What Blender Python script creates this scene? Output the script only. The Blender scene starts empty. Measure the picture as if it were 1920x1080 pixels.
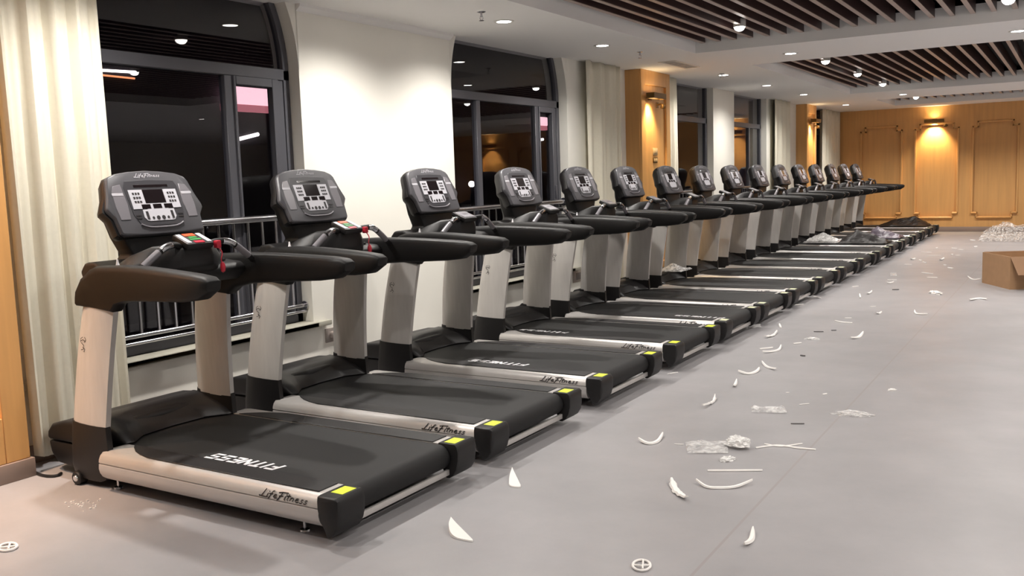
import bpy, bmesh, math, random
from mathutils import Vector, Matrix, noise

random.seed(7)
S = bpy.context.scene
COL = S.collection

# ------------------------------------------------------------------ helpers
def lin(c):
    return c / 12.92 if c <= .04045 else ((c + .055) / 1.055) ** 2.4

def rgb(r, g, b):
    return (lin(r / 255), lin(g / 255), lin(b / 255), 1)

MATS = {}
def mat(name, col, rough=.5, metal=0., spec=.5, emit=None, estr=0., noise_amt=0., nscale=8., bump=0., bscale=60.,
        stretch=None, trans=0., alpha=1., coat=0.):
    m = bpy.data.materials.new(name); m.use_nodes = True
    nt = m.node_tree; b = nt.nodes['Principled BSDF']
    b.inputs['Base Color'].default_value = col
    b.inputs['Roughness'].default_value = rough
    b.inputs['Metallic'].default_value = metal
    b.inputs['Specular IOR Level'].default_value = spec
    b.inputs['Alpha'].default_value = alpha
    b.inputs['Coat Weight'].default_value = coat
    b.inputs['Transmission Weight'].default_value = trans
    if emit:
        b.inputs['Emission Color'].default_value = emit
        b.inputs['Emission Strength'].default_value = estr
    if noise_amt or bump:
        tc = nt.nodes.new('ShaderNodeTexCoord'); mp = nt.nodes.new('ShaderNodeMapping')
        if stretch: mp.inputs['Scale'].default_value = stretch
        nt.links.new(tc.outputs['Object'], mp.inputs['Vector'])
    if noise_amt:
        n = nt.nodes.new('ShaderNodeTexNoise'); n.inputs['Scale'].default_value = nscale; n.inputs['Detail'].default_value = 5
        nt.links.new(mp.outputs['Vector'], n.inputs['Vector'])
        r = nt.nodes.new('ShaderNodeValToRGB')
        r.color_ramp.elements[0].position = .3; r.color_ramp.elements[1].position = .7
        r.color_ramp.elements[0].color = tuple(c * (1 - noise_amt) for c in col[:3]) + (1,)
        r.color_ramp.elements[1].color = tuple(min(1, c * (1 + noise_amt)) for c in col[:3]) + (1,)
        nt.links.new(n.outputs['Fac'], r.inputs['Fac'])
        nt.links.new(r.outputs['Color'], b.inputs['Base Color'])
    if bump:
        n2 = nt.nodes.new('ShaderNodeTexNoise'); n2.inputs['Scale'].default_value = bscale; n2.inputs['Detail'].default_value = 3
        nt.links.new(mp.outputs['Vector'], n2.inputs['Vector'])
        bp = nt.nodes.new('ShaderNodeBump'); bp.inputs['Strength'].default_value = bump; bp.inputs['Distance'].default_value = .01
        nt.links.new(n2.outputs['Fac'], bp.inputs['Height'])
        nt.links.new(bp.outputs['Normal'], b.inputs['Normal'])
    MATS[name] = m
    return m

class MB:
    """collects shapes in one bmesh and links them as one object"""
    def __init__(s): s.bm = bmesh.new()
    def face(s, vs):
        try: return s.bm.faces.new(vs)
        except ValueError: return None
    def v(s, p): return s.bm.verts.new(p)
    def box(s, x0, x1, y0, y1, z0, z1):
        V = [s.v((x, y, z)) for x in (x0, x1) for y in (y0, y1) for z in (z0, z1)]
        for f in ((0, 1, 3, 2), (4, 6, 7, 5), (0, 4, 5, 1), (2, 3, 7, 6), (0, 2, 6, 4), (1, 5, 7, 3)):
            s.face([V[i] for i in f])
        return s
    def loft(s, loops, cap=True, closed=True):
        R = [[s.v(p) for p in L] for L in loops]
        n = len(R[0])
        for a, b in zip(R, R[1:]):
            for i in range(n if closed else n - 1):
                j = (i + 1) % n
                s.face([a[i], a[j], b[j], b[i]])
        if cap and closed:
            s.face(list(reversed(R[0]))); s.face(R[-1])
        return s
    def prism(s, pts, axis, a, b):
        def P(p, t):
            if axis == 'x': return (t, p[0], p[1])
            if axis == 'y': return (p[0], t, p[1])
            return (p[0], p[1], t)
        return s.loft([[P(p, a) for p in pts], [P(p, b) for p in pts]])
    def tube(s, path, r, n=10, cap=True):
        path = [Vector(p) for p in path]
        rs = r if isinstance(r, (list, tuple)) else [r] * len(path)
        loops = []; prev = None
        for i, p in enumerate(path):
            d = (path[min(i + 1, len(path) - 1)] - path[max(i - 1, 0)]).normalized()
            if prev is None:
                a = d.orthogonal().normalized()
            else:
                a = (prev - d * prev.dot(d)).normalized()
            prev = a; b = d.cross(a)
            loops.append([p + (a * math.cos(t) + b * math.sin(t)) * rs[i] for t in [2 * math.pi * k / n for k in range(n)]])
        return s.loft(loops, cap)
    def lathe(s, prof, c=(0, 0, 0), axis='z', n=24):
        loops = []
        for r, h in prof:
            L = []
            for k in range(n):
                t = 2 * math.pi * k / n; a, b = max(r, 1e-5) * math.cos(t), max(r, 1e-5) * math.sin(t)
                L.append({'z': (c[0] + a, c[1] + b, c[2] + h), 'y': (c[0] + a, c[1] + h, c[2] + b), 'x': (c[0] + h, c[1] + a, c[2] + b)}[axis])
            loops.append(L)
        return s.loft(loops)
    def strokes(s, strokes, w, fn):
        """flat brush strokes; fn maps (u, v) to a point on the carrying surface"""
        for st in strokes:
            P = [Vector(p) for p in st]
            L, R = [], []
            for i, p in enumerate(P):
                d = (P[min(i + 1, len(P) - 1)] - P[max(i - 1, 0)]).normalized()
                nrm = Vector((-d.y, d.x)) * (w / 2)
                L.append(s.v(fn(*(p + nrm)))); R.append(s.v(fn(*(p - nrm))))
            for i in range(len(P) - 1):
                s.face([L[i], L[i + 1], R[i + 1], R[i]])
        return s
    def mesh(s, name, m, bevel=0., seg=2, ang=35, smooth=True, off=(0, 0, 0), recalc=True, mats=None):
        bm = s.bm
        if recalc: bmesh.ops.recalc_face_normals(bm, faces=bm.faces[:])
        if bevel:
            es = [e for e in bm.edges if len(e.link_faces) == 2 and e.calc_face_angle(0) > math.radians(ang)]
            bmesh.ops.bevel(bm, geom=es, offset=bevel, segments=seg, profile=.5, affect='EDGES', clamp_overlap=True)
        if off != (0, 0, 0): bmesh.ops.translate(bm, verts=bm.verts[:], vec=off)
        me = bpy.data.meshes.new(name); bm.to_mesh(me); bm.free()
        me.materials.append(m)
        for x in mats or []: me.materials.append(x)
        if smooth:
            me.polygons.foreach_set('use_smooth', [True] * len(me.polygons))
            me.set_sharp_from_angle(angle=math.radians(38))
        return me

def link(name, data, parent=None, loc=None, rz=0.):
    o = bpy.data.objects.new(name, data); COL.objects.link(o)
    if parent: o.parent = parent
    if loc is not None: o.location = loc
    if rz: o.rotation_euler.z = rz
    return o

def tag(o, label=None, cat=None, group=None, kind=None):
    if label: o['label'] = label
    if cat: o['category'] = cat
    if group: o['group'] = group
    if kind: o['kind'] = kind
    return o

def struct(name, mb, m, parent=None, **k):
    o = link(name, mb.mesh(name, m, **k), parent)
    if not parent: o['kind'] = 'structure'
    return o

def smooth_path(pts, n=8):
    P = [Vector(p) for p in pts]
    if len(P) < 3: return [P[0].lerp(P[1], t / n) for t in range(n + 1)]
    Q = [2 * P[0] - P[1]] + P + [2 * P[-1] - P[-2]]
    out = []
    for i in range(1, len(Q) - 2):
        a, b, c, d = Q[i - 1:i + 3]
        for k in range(n):
            t = k / n
            out.append(.5 * ((2 * b) + (c - a) * t + (2 * a - 5 * b + 4 * c - d) * t * t + (3 * b - a - 3 * c + d) * t ** 3))
    return out + [P[-1]]

# ------------------------------------------------------------------ materials
M_wall = mat('white wall paint', rgb(238, 235, 226), .75, noise_amt=.015, nscale=3)
M_ceil = mat('white ceiling paint', rgb(244, 242, 240), .8)
M_wood = mat('honey veneer', rgb(212, 162, 102), .38, noise_amt=.07, nscale=3, stretch=(6, 6, .35))
M_base = mat('grey skirting', rgb(140, 122, 112), .5)
M_frame = mat('graphite window frame', rgb(84, 84, 90), .45)
M_slat = mat('dark brown slat', rgb(62, 42, 40), .45, noise_amt=.12, nscale=6, stretch=(1, .2, 1))
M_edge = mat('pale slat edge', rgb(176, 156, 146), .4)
M_void = mat('black ceiling void', rgb(22, 19, 18), .9)
M_stone = mat('grey stone sill', rgb(168, 165, 152), .5, noise_amt=.08, nscale=12)
M_curtain = mat('cream sheer cloth', rgb(226, 220, 202), .9, noise_amt=.02, nscale=40)
M_steel = mat('polished steel', rgb(200, 200, 205), .18, 1.)
M_alu = mat('brushed silver', rgb(202, 198, 195), .4, .4, noise_amt=.03, nscale=20, stretch=(.2, 6, 6))
M_upr = mat('silver grey paint', rgb(196, 192, 188), .45, .15, noise_amt=.05, nscale=7, stretch=(5, 5, .6))
M_black = mat('black moulded plastic', rgb(18, 16, 17), .5, noise_amt=.04, bump=.06, bscale=300)
M_rail = mat('black grip rubber', rgb(15, 13, 13), .55, spec=.35)
M_strip = mat('black ribbed foot strip', rgb(23, 21, 23), .5, bump=.1, bscale=250, stretch=(.2, 1, 1))
M_belt = mat('black running belt', rgb(18, 17, 18), .66, bump=.12, bscale=500)
M_hood = mat('glossy charcoal hood', rgb(29, 27, 28), .42)
M_shell = mat('grey console shell', rgb(76, 75, 79), .42)
M_face = mat('dark grey console face', rgb(62, 61, 65), .38)
M_spk = mat('pale grey console wing', rgb(124, 121, 126), .3)
M_key = mat('silver key panel', rgb(200, 199, 206), .4)
M_scr = mat('dark display', rgb(30, 24, 26), .12)
M_white = mat('white print', rgb(238, 236, 238), .6)
M_pale = mat('pale grey print', rgb(190, 188, 194), .5)
M_ink = mat('black ink', rgb(38, 34, 36), .6)
M_yel = mat('yellow safety label', rgb(226, 240, 60), .5)
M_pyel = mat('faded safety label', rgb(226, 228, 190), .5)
M_red = mat('red plastic', rgb(196, 40, 60), .4)
M_orange = mat('orange key', rgb(226, 88, 44), .4)
M_green = mat('green key', rgb(70, 150, 84), .4)
M_card = mat('brown cardboard', rgb(176, 138, 102), .8, noise_amt=.05, nscale=10)
M_cardin = mat('cardboard inside', rgb(150, 116, 88), .85)
M_foam = mat('white foam', rgb(240, 236, 232), .8)
M_dark = mat('dark scrap', rgb(84, 80, 80), .7)
M_bag = mat('black plastic sheet', rgb(26, 19, 17), .45, spec=.35)
M_bagp = mat('grey violet plastic sheet', rgb(98, 88, 100), .35)
M_brass = mat('aged bronze', rgb(120, 92, 50), .4, .5)
M_cable = mat('black cable', rgb(25, 24, 25), .5)
M_plate = mat('steel plate', rgb(176, 166, 160), .4, .5)
M_swp = mat('beige plate', rgb(196, 170, 130), .5)
M_hub = mat('chrome hub', rgb(220, 220, 220), .15, 1.)
M_lens = mat('lamp lens', rgb(255, 250, 240), .4, emit=(1, .95, .88, 1), estr=26)
M_wlens = mat('warm lamp lens', rgb(255, 220, 150), .4, emit=(1, .76, .42, 1), estr=9)
M_ringw = mat('white lamp ring', rgb(225, 222, 218), .5)
M_pink = mat('pink lit sign', rgb(230, 170, 185), .6, emit=(1, .60, .67, 1), estr=1.3)
M_pink2 = mat('dim red lit band', rgb(150, 70, 80), .6, emit=(.6, .18, .22, 1), estr=.7)
M_neon = mat('white light tube', rgb(255, 240, 230), .6, emit=(1, .93, .88, 1), estr=3)
M_neono = mat('orange light tube', rgb(255, 160, 110), .6, emit=(1, .35, .15, 1), estr=1.2)
M_night = mat('dark night facade', rgb(40, 34, 42), .9)

def floor_material():
    m = bpy.data.materials.new('grey vinyl floor'); m.use_nodes = True
    nt = m.node_tree; N = nt.nodes; Lk = nt.links; b = N['Principled BSDF']
    tc = N.new('ShaderNodeTexCoord'); sep = N.new('ShaderNodeSeparateXYZ'); Lk.new(tc.outputs['Object'], sep.inputs[0])
    n = N.new('ShaderNodeTexNoise'); n.inputs['Scale'].default_value = 1.3; n.inputs['Detail'].default_value = 8; n.inputs['Roughness'].default_value = .65
    Lk.new(tc.outputs['Object'], n.inputs['Vector'])
    r = N.new('ShaderNodeValToRGB'); r.color_ramp.elements[0].position = .3; r.color_ramp.elements[1].position = .7
    r.color_ramp.elements[0].color = rgb(147, 145, 147); r.color_ramp.elements[1].color = rgb(163, 160, 162)
    Lk.new(n.outputs['Fac'], r.inputs['Fac'])
    # one welded seam running along the room
    s1 = N.new('ShaderNodeMath'); s1.operation = 'SUBTRACT'; s1.inputs[1].default_value = 1.485; Lk.new(sep.outputs['X'], s1.inputs[0])
    ab = N.new('ShaderNodeMath'); ab.operation = 'ABSOLUTE'; Lk.new(s1.outputs[0], ab.inputs[0])
    lt = N.new('ShaderNodeMath'); lt.operation = 'LESS_THAN'; lt.inputs[1].default_value = .006; Lk.new(ab.outputs[0], lt.inputs[0])
    mx = N.new('ShaderNodeMix'); mx.data_type = 'RGBA'; mx.inputs[7].default_value = rgb(150, 144, 144)
    Lk.new(lt.outputs[0], mx.inputs[0]); Lk.new(r.outputs['Color'], mx.inputs[6])
    Lk.new(mx.outputs[2], b.inputs['Base Color'])
    n2 = N.new('ShaderNodeTexNoise'); n2.inputs['Scale'].default_value = 2.5; n2.inputs['Detail'].default_value = 4
    Lk.new(tc.outputs['Object'], n2.inputs['Vector'])
    mr = N.new('ShaderNodeMapRange'); mr.inputs['To Min'].default_value = .30; mr.inputs['To Max'].default_value = .46
    Lk.new(n2.outputs['Fac'], mr.inputs['Value']); Lk.new(mr.outputs['Result'], b.inputs['Roughness'])
    b.inputs['Specular IOR Level'].default_value = .5
    return m
M_floor = floor_material()

def glass_material():
    m = bpy.data.materials.new('window glass'); m.use_nodes = True
    nt = m.node_tree; N = nt.nodes; Lk = nt.links
    N.remove(N['Principled BSDF'])
    t = N.new('ShaderNodeBsdfTransparent'); t.inputs[0].default_value = (.86, .86, .88, 1)
    g = N.new('ShaderNodeBsdfGlossy'); g.inputs['Roughness'].default_value = 0
    lw = N.new('ShaderNodeLayerWeight'); lw.inputs['Blend'].default_value = .5
    p5 = N.new('ShaderNodeMath'); p5.operation = 'POWER'; p5.inputs[1].default_value = 5; Lk.new(lw.outputs['Facing'], p5.inputs[0])
    f = N.new('ShaderNodeMath'); f.operation = 'MULTIPLY_ADD'; f.inputs[1].default_value = .95; f.inputs[2].default_value = .042; Lk.new(p5.outputs[0], f.inputs[0])
    x = N.new('ShaderNodeMixShader'); Lk.new(f.outputs[0], x.inputs[0]); Lk.new(t.outputs[0], x.inputs[1]); Lk.new(g.outputs[0], x.inputs[2])
    Lk.new(x.outputs[0], N['Material Output'].inputs['Surface'])
    return m
M_glass = glass_material()

def film_material(name, fac, col):
    m = bpy.data.materials.new(name); m.use_nodes = True
    nt = m.node_tree; N = nt.nodes; Lk = nt.links; b = N['Principled BSDF']
    b.inputs['Base Color'].default_value = col; b.inputs['Roughness'].default_value = .25
    t = N.new('ShaderNodeBsdfTransparent')
    n = N.new('ShaderNodeTexNoise'); n.inputs['Scale'].default_value = 30; n.inputs['Detail'].default_value = 4
    tc = N.new('ShaderNodeTexCoord'); Lk.new(tc.outputs['Object'], n.inputs['Vector'])
    mr = N.new('ShaderNodeMapRange'); mr.inputs['From Min'].default_value = .35; mr.inputs['From Max'].default_value = .65
    mr.inputs['To Min'].default_value = fac - .18; mr.inputs['To Max'].default_value = min(1, fac + .25)
    Lk.new(n.outputs['Fac'], mr.inputs['Value'])
    x = N.new('ShaderNodeMixShader'); Lk.new(mr.outputs['Result'], x.inputs[0]); Lk.new(t.outputs[0], x.inputs[1]); Lk.new(b.outputs[0], x.inputs[2])
    Lk.new(x.outputs[0], N['Material Output'].inputs['Surface'])
    return m
M_pile = film_material('thin clear wrap', .12, rgb(232, 226, 220))
M_film = film_material('clear packing film', .34, rgb(240, 238, 236))
M_filmw = film_material('cloudy packing film', .72, rgb(244, 242, 240))

# ------------------------------------------------------------------ camera
cam = bpy.data.cameras.new('camera'); co = link('camera', cam)
rt = Vector((0.8544474, 0.51848635, -0.03303869)); up = Vector((-0.03212887, 0.11620386, 0.9927056)); fw = Vector((-0.51854352, 0.84715321, -0.11594847))
mw = Matrix.Identity(4)
for i in range(3):
    mw[i][0], mw[i][1], mw[i][2] = rt[i], up[i], -fw[i]
mw[0][3], mw[1][3], mw[2][3] = 2.6553, 0, 1.4733
co.matrix_world = mw
cam.sensor_width = 36; cam.lens = 1732.3 / 1920 * 36; cam.clip_start = .05; cam.clip_end = 200
S.camera = co

# ------------------------------------------------------------------ room
CZ = 2.8                      # soffit height
XW = -2.25; XG = -2.38        # wall face, glass plane
YB = 22.87; YF = -5.0; XR = 14.0
struct('floor', MB().box(-2.5, XR + .2, YF - .2, YB + .2, -.12, 0), M_floor, smooth=False)

# windows: (y0, y1, arched, mullions, sash panes)
WINS = [(2.87, 5.12, [4.535], [(4.57, 5.06)]),
        (7.07, 9.32, [7.66, 8.81], [(8.84, 9.26)]),
        (11.98, 14.23, [12.55], []),
        (15.27, 17.16, [16.45], []),
        (20.25, 21.75, [], [])]
SILL = .46; SPR = 2.33
w = MB()
edges = [YF - .2] + [e for a in WINS for e in a[:2]] + [YB + .2]
for a, b in zip(edges[0::2], edges[1::2]): w.box(XW - .25, XW, a, b, 0, 3.1)
for y0, y1, *_ in WINS:
    w.box(XW - .25, XW, y0, y1, 0, SILL - .04)
    R = (y1 - y0) / 2
    zs = [SPR + k * .06 for k in range(0, 13)]
    zs = [z for z in zs if z - SPR < R - .05]
    off = [R - math.sqrt(R * R - (z - SPR) ** 2) for z in zs]
    for e, sg in ((y0, 1), (y1, -1)) if y0 < 10 else ():
        pts = [(e + sg * o + (-.0004 * sg if k == 0 else 0), z) for k, (o, z) in enumerate(zip(off, zs))] + [(e - sg * .004, zs[-1]), (e - sg * .004, SPR)]
        w.prism(pts, 'x', XW - .25, XW)
struct('wall_left', w, M_wall, smooth=False)
struct('wall_back', MB().box(-2.5, XR + .2, YB, YB + .2, 0, 3.1), M_wood, smooth=False)
struct('wall_right', MB().box(XR, XR + .2, YF - .2, YB, 0, 3.1), M_wall, smooth=False)
struct('wall_front', MB().box(-2.5, XR + .2, YF - .2, YF, 0, 3.1), M_wall, smooth=False)

# ceiling: soffit slab with three long recesses, cornice strip along the window wall
COFF = [(-1.0, 4.6, 1.0, 10.03), (-.85, 4.6, 11.62, 17.5), (-.76, 4.6, 19.5, 21.7)]
c = MB()
ys = [YF - .2] + [e for k in COFF for e in k[2:]] + [YB + .2]
for a, b in zip(ys[0::2], ys[1::2]): c.box(-2.5, XR + .2, a, b, CZ, 2.99)
for x0, x1, y0, y1 in COFF:
    c.box(-2.5, x0, y0, y1, CZ, 2.99); c.box(x1, XR + .2, y0, y1, CZ, 2.99)
struct('ceiling', c, M_ceil, smooth=False)
struct('trim_1', MB().box(-2.5, XR + .2, YF - .2, YB + .2, 3.1, 3.2), M_void, smooth=False)
for i, (a, b) in enumerate(((-5.0, 2.87), (5.12, 7.07))):
    t = MB(); t.prism([(XW, CZ), (XW + .05, CZ), (XW + .045, CZ - .02), (XW + .012, CZ - .045), (XW, CZ - .05)], 'y', a, b)
    struct('trim_%d' % (2 + i), t, M_ceil)

SLATLAB = ['dark brown slatted panel in the nearest ceiling recess, above the first treadmills',
           'dark brown slatted panel in the middle ceiling recess beyond the white beam',
           'dark brown slatted panel in the farthest ceiling recess, by the orange end wall']
for (x0, x1, y0, y1), lb in zip(COFF, SLATLAB):
    root = tag(link('slatted_ceiling_panel', None, loc=((x0 + x1) / 2, (y0 + y1) / 2, 2.9)), lb, 'slatted ceiling', 'slatted ceiling panels')
    cx_, cy_ = (x0 + x1) / 2, (y0 + y1) / 2
    off = (-cx_, -cy_, -2.9)
    a, e = MB(), MB(); x = x0 + .07
    while x < x1 - .05:
        a.box(x, x + .044, y0 + .005, y1 - .005, 2.906, 3.04)
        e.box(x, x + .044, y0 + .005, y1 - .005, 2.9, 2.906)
        x += .178
    link('slats', a.mesh('slats', M_slat, smooth=False, off=off), root)
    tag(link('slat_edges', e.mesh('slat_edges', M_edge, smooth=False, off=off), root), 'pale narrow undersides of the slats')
    bk = MB().box(x0 + .004, x1 - .004, y0 + .004, y1 - .004, 3.06, 3.09)
    link('backing_board', bk.mesh('backing_board', M_void, smooth=False, off=off), root)

# orange pillars on the window wall
PIL = [(1.75, 2.72), (10.9, 11.86), (19.26, 20.05)]
for i, (a, b) in enumerate(PIL):
    p = MB().box(XW - .02, -2.06, a, b, 0, CZ)
    # raised frame around a sunken panel
    p.box(-2.06, -2.03, a, a + .13, .1, CZ); p.box(-2.06, -2.03, b - .13, b, .1, CZ)
    p.box(-2.06, -2.03, a + .13, b - .13, .1, .34); p.box(-2.06, -2.03, a + .13, b - .13, 2.62, CZ)
    struct('trim_%d' % (4 + i), p, M_wood, bevel=.004, seg=1)
    bb = MB().box(XW, -2.015, a - .015, b + .015, 0, .1)
    struct('baseboard_pillar_%d' % (i + 1), bb, M_base, bevel=.004)
# skirtings
for i, (a, b) in enumerate(((YF, 1.72), (2.74, 10.87), (11.9, 19.23), (20.08, YB))):
    struct('baseboard_left_%d' % (i + 1), MB().box(XW, XW + .015, a, b, 0, .1), M_base)
struct('baseboard_back', MB().box(-2.2, XR, YB - .06, YB, 0, .11), M_base, bevel=.004)
struct('baseboard_right', MB().box(XR - .02, XR, YF, YB - .07, 0, .11), M_base)

# end wall panelling: sunken panels with notched corners
pan = MB(); XS = [-1.66 + 1.17 * k for k in range(13)]; PW = .88; yb0, yb1 = YB - .045, YB
zb, zt, nt_ = .32, 2.40, .10
last = -2.25
for x in XS:
    pan.box(last, x, yb0, yb1, .0, CZ); last = x + PW
    pan.box(x, x + PW, yb0, yb1, .0, zb); pan.box(x, x + PW, yb0, yb1, zt, CZ)
    for q in (x, x + PW - nt_):
        pan.box(q, q + nt_, yb0, yb1, zb, zb + nt_); pan.box(q, q + nt_, yb0, yb1, zt - nt_, zt)
pan.box(last, XR, yb0, yb1, 0, CZ)
struct('trim_7', pan, M_wood, smooth=False)
mo = MB()
for x in XS:      # bead moulding round each panel
    o = [(x, zb + nt_), (x + nt_, zb + nt_), (x + nt_, zb), (x + PW - nt_, zb), (x + PW - nt_, zb + nt_), (x + PW, zb + nt_),
         (x + PW, zt - nt_), (x + PW - nt_, zt - nt_), (x + PW - nt_, zt), (x + nt_, zt), (x + nt_, zt - nt_), (x, zt - nt_)]
    t = .02
    for (ax, az), (bx, bz) in zip(o, o[1:] + o[:1]):
        mo.box(min(ax, bx) - t, max(ax, bx) + t, yb0 - .022, yb0 + .004, min(az, bz) - t, max(az, bz) + t)
    for a_, b_, z_ in ((x + nt_, x + PW - nt_, zb), (x, x + nt_, zb + nt_), (x + PW - nt_, x + PW, zb + nt_)):
        mo.prism([(yb0 + .002, z_ + .012), (yb0 - .06, z_ + .006), (yb0 - .06, z_ - .012), (yb0 - .03, z_ - .03), (yb0 + .002, z_ - .034)], 'x', a_ - .01, b_ + .01)
struct('trim_8', mo, M_wood, bevel=.006, seg=1, smooth=False)

# windows
for i, (y0, y1, mull, sash) in enumerate(WINS):
    root = tag(link('window_%d' % (i + 1), None, loc=(XG, (y0 + y1) / 2, SILL)), kind='structure')
    off = (-XG, -(y0 + y1) / 2, -SILL)
    f = MB(); R = (y1 - y0) / 2; fx0, fx1 = XG - .03, XG + .03
    f.box(fx0, fx1, y0 + .002, y0 + .06, SILL, SPR); f.box(fx0, fx1, y1 - .06, y1 - .002, SILL, SPR)
    f.box(fx0, fx1, y0 + .002, y1 - .002, SILL, SILL + .07)
    f.box(fx0, fx1, y0 + .002, y1 - .002, 2.255, 2.335)
    for ycen, sg in ((y0, 1), (y1, -1)):
        loops = []
        for k in range(0, 12):
            z = SPR + .05 * k
            if z - SPR > R - .1: break
            o = R - math.sqrt(R * R - (z - SPR) ** 2) if y0 < 10 else 0
            ya, yb_ = ycen + sg * (o + .002), ycen + sg * (o + .06)
            loops.append([(fx0, ya, z), (fx1, ya, z), (fx1, yb_, z), (fx0, yb_, z)])
        f.loft(loops)
    for m in mull: f.box(fx0, fx1, m - .036, m + .036, SILL + .07, 2.255)
    link('window_frame', f.mesh('window_frame', M_frame, bevel=.004, seg=1, off=off), root)
    for a, b in sash:
        s = MB(); x0, x1 = XG - .015, XG + .045; za, zb_ = SILL + .07, 2.255; t = .06
        s.box(x0, x1, a, a + .02, za, zb_); s.box(x0, x1, b - t - .07, b - .07, za, zb_); s.box(x0, x1, a + .02, b - t - .07, za, za + t); s.box(x0, x1, a + .02, b - t - .07, zb_ - t, zb_)
        s.box(XG - .01, XG + .02, b - .07, b + .0, za, zb_)
        so = link('casement_sash', s.mesh('casement_sash', M_frame, bevel=.004, seg=1, off=off), root)
        h = MB().box(x1, x1 + .02, b - t - .055, b - t - .03, 1.25, 1.4)
        link('handle', h.mesh('handle', M_frame, bevel=.004, off=off), so)
    g = MB().box(XG - .004, XG + .002, y0 - .03, y1 + .03, SILL + .03, 2.29)
    link('glass_pane', g.mesh('glass_pane', M_glass, smooth=False, off=off), root)
    g = MB().box(XG - .004, XG + .002, y0 - .03, y1 + .03, 2.30, 2.98)
    link('glass_pane', g.mesh('glass_pane', M_glass, smooth=False, off=off), root)
    sl = MB().box(XG - .1, XW + .06, y0 - .0, y1 + .0, SILL - .04, SILL); sl.box(XW + .001, XW + .06, y0 - .14, y1 + .14, SILL - .04, SILL - .001)
    link('window_sill', sl.mesh('window_sill', M_stone, bevel=.006, off=off), root)

# ------------------------------------------------------------------ outside, at night
struct('ground', MB().box(-14, -2.52, -4, 34, -.4, -.3), M_night, smooth=False)
tag(link('building', MB().box(-9.2, -8.25, 2, 32, -.3, 5).mesh('building', M_night, smooth=False)), 'dark unlit building facade outside across from the night windows', 'building')
def sign(y0, y1, z0, z1, lb):
    r = tag(link('illuminated_sign', None, loc=(-8.24, (y0 + y1) / 2, z0)), lb, 'sign', 'lit signs outside')
    off = (8.24, -(y0 + y1) / 2, -z0)
    link('lit_face', MB().box(-8.24, -8.1, y0, y1, z0 + .1, z1).mesh('lit_face', M_pink, bevel=.02, off=off), r)
    link('lower_band', MB().box(-8.24, -8.12, y0, y1, z0, z0 + .1).mesh('lower_band', M_pink2, off=off), r)
sign(9.68, 10.62, 2.64, 3.0, 'pink lit sign glowing outside through the narrow right pane of the nearest window')
sign(18.92, 19.45, 2.62, 2.92, 'pink white lit sign outside through the narrow right pane of the second window')
def lamp_tube(a, b, r, m, lb):
    o = link('wall_light_tube', MB().tube([a, b], r, 8).mesh('light_tube', m))
    return tag(o, lb, 'light tube', 'light tubes on the facade')
lamp_tube((-8.222, 9.95, 2.22), (-8.222, 10.38, 2.31), .028, M_neon, 'short white slanted light tube outside, below the pink sign in nearest window')
lamp_tube((-8.22, 18.92, 2.37), (-8.22, 19.4, 2.41), .03, M_neon, 'short white light tube outside, below the sign in the second window')
lamp_tube((-8.232, 7.3, 3.055), (-8.232, 8.26, 3.085), .018, M_neon, 'long white light line outside, upper left of the nearest window')
lamp_tube((-8.238, 7.5, 3.01), (-8.238, 8.24, 3.0), .012, M_neono, 'thin orange light line outside, just under the long white one')
r = tag(link('street_lamp', None, loc=(-8, 15.95, -.3)), 'round white street lamp shining outside behind left pane of second window', 'street lamp')
link('globe', MB().lathe([(0, 1.655), (.04, 1.665), (.066, 1.70), (.066, 1.74), (.04, 1.775), (0, 1.785)]).mesh('globe', M_neon), r)
link('post', MB().lathe([(.07, 0), (.07, .05), (.03, .08), (.03, 1.66)]).mesh('post', M_night), r)

# ------------------------------------------------------------------ curtains
def curtain(y0, y1, x, pitch, amp, lb, zb=.05, zt=CZ - .004, seed=0):
    rnd = random.Random(seed); n = int((y1 - y0) / .012); bm = MB(); rows = []
    ph = [rnd.uniform(0, 6.28) for _ in range(6)]
    zs = [zt - (zt - zb) * k / 20 for k in range(21)]
    for k, z in enumerate(zs):
        t = k / 20; row = []
        for i in range(n + 1):
            y = y0 + (y1 - y0) * i / n
            s = 2 * math.pi * (y - y0) / pitch
            d = math.sin(s + .5 * math.sin(s * .37 + ph[0]) + .25 * t * math.sin(s * .5 + ph[1])) * .7 + .3 * math.sin(2.1 * s + ph[2] + t)
            a = amp * (.8 + .35 * t)
            yy = y + .012 * math.sin(s * .5 + ph[3]) * t
            zz = z - (.03 * abs(math.sin(s * .33 + ph[4])) if k == 20 else 0)
            row.append(bm.v((x + a * d, yy, zz)))
        rows.append(row)
    for a, b in zip(rows, rows[1:]):
        for i in range(n): bm.face([a[i], a[i + 1], b[i + 1], b[i]])
    bmesh.ops.translate(bm.bm, verts=bm.bm.verts[:], vec=(-x, -(y0 + y1) / 2, 0))
    o = link('curtain', bm.mesh('curtain', M_curtain, recalc=False), loc=(x, (y0 + y1) / 2, 0))
    md = o.modifiers.new('thickness', 'SOLIDIFY'); md.thickness = .004
    return tag(o, lb, 'curtain', 'floor length curtains')
curtain(2.80, 3.42, -2.15, .155, .035, 'long cream curtain at the far left, in front of nearest window', zb=.07, seed=1)
curtain(9.62, 10.52, -2.155, .30, .05, 'long cream curtain between second window and the first orange pillar', seed=2)
curtain(11.88, 12.38, -2.15, .16, .035, 'narrow strip of white curtain just behind the first orange pillar', seed=3)
curtain(17.3, 18.5, -2.155, .30, .05, 'grey white curtain just before the second orange pillar', seed=4)
curtain(21.2, 22.78, -2.15, .30, .05, 'farthest grey curtain in the corner by the orange end wall', seed=5)

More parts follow.
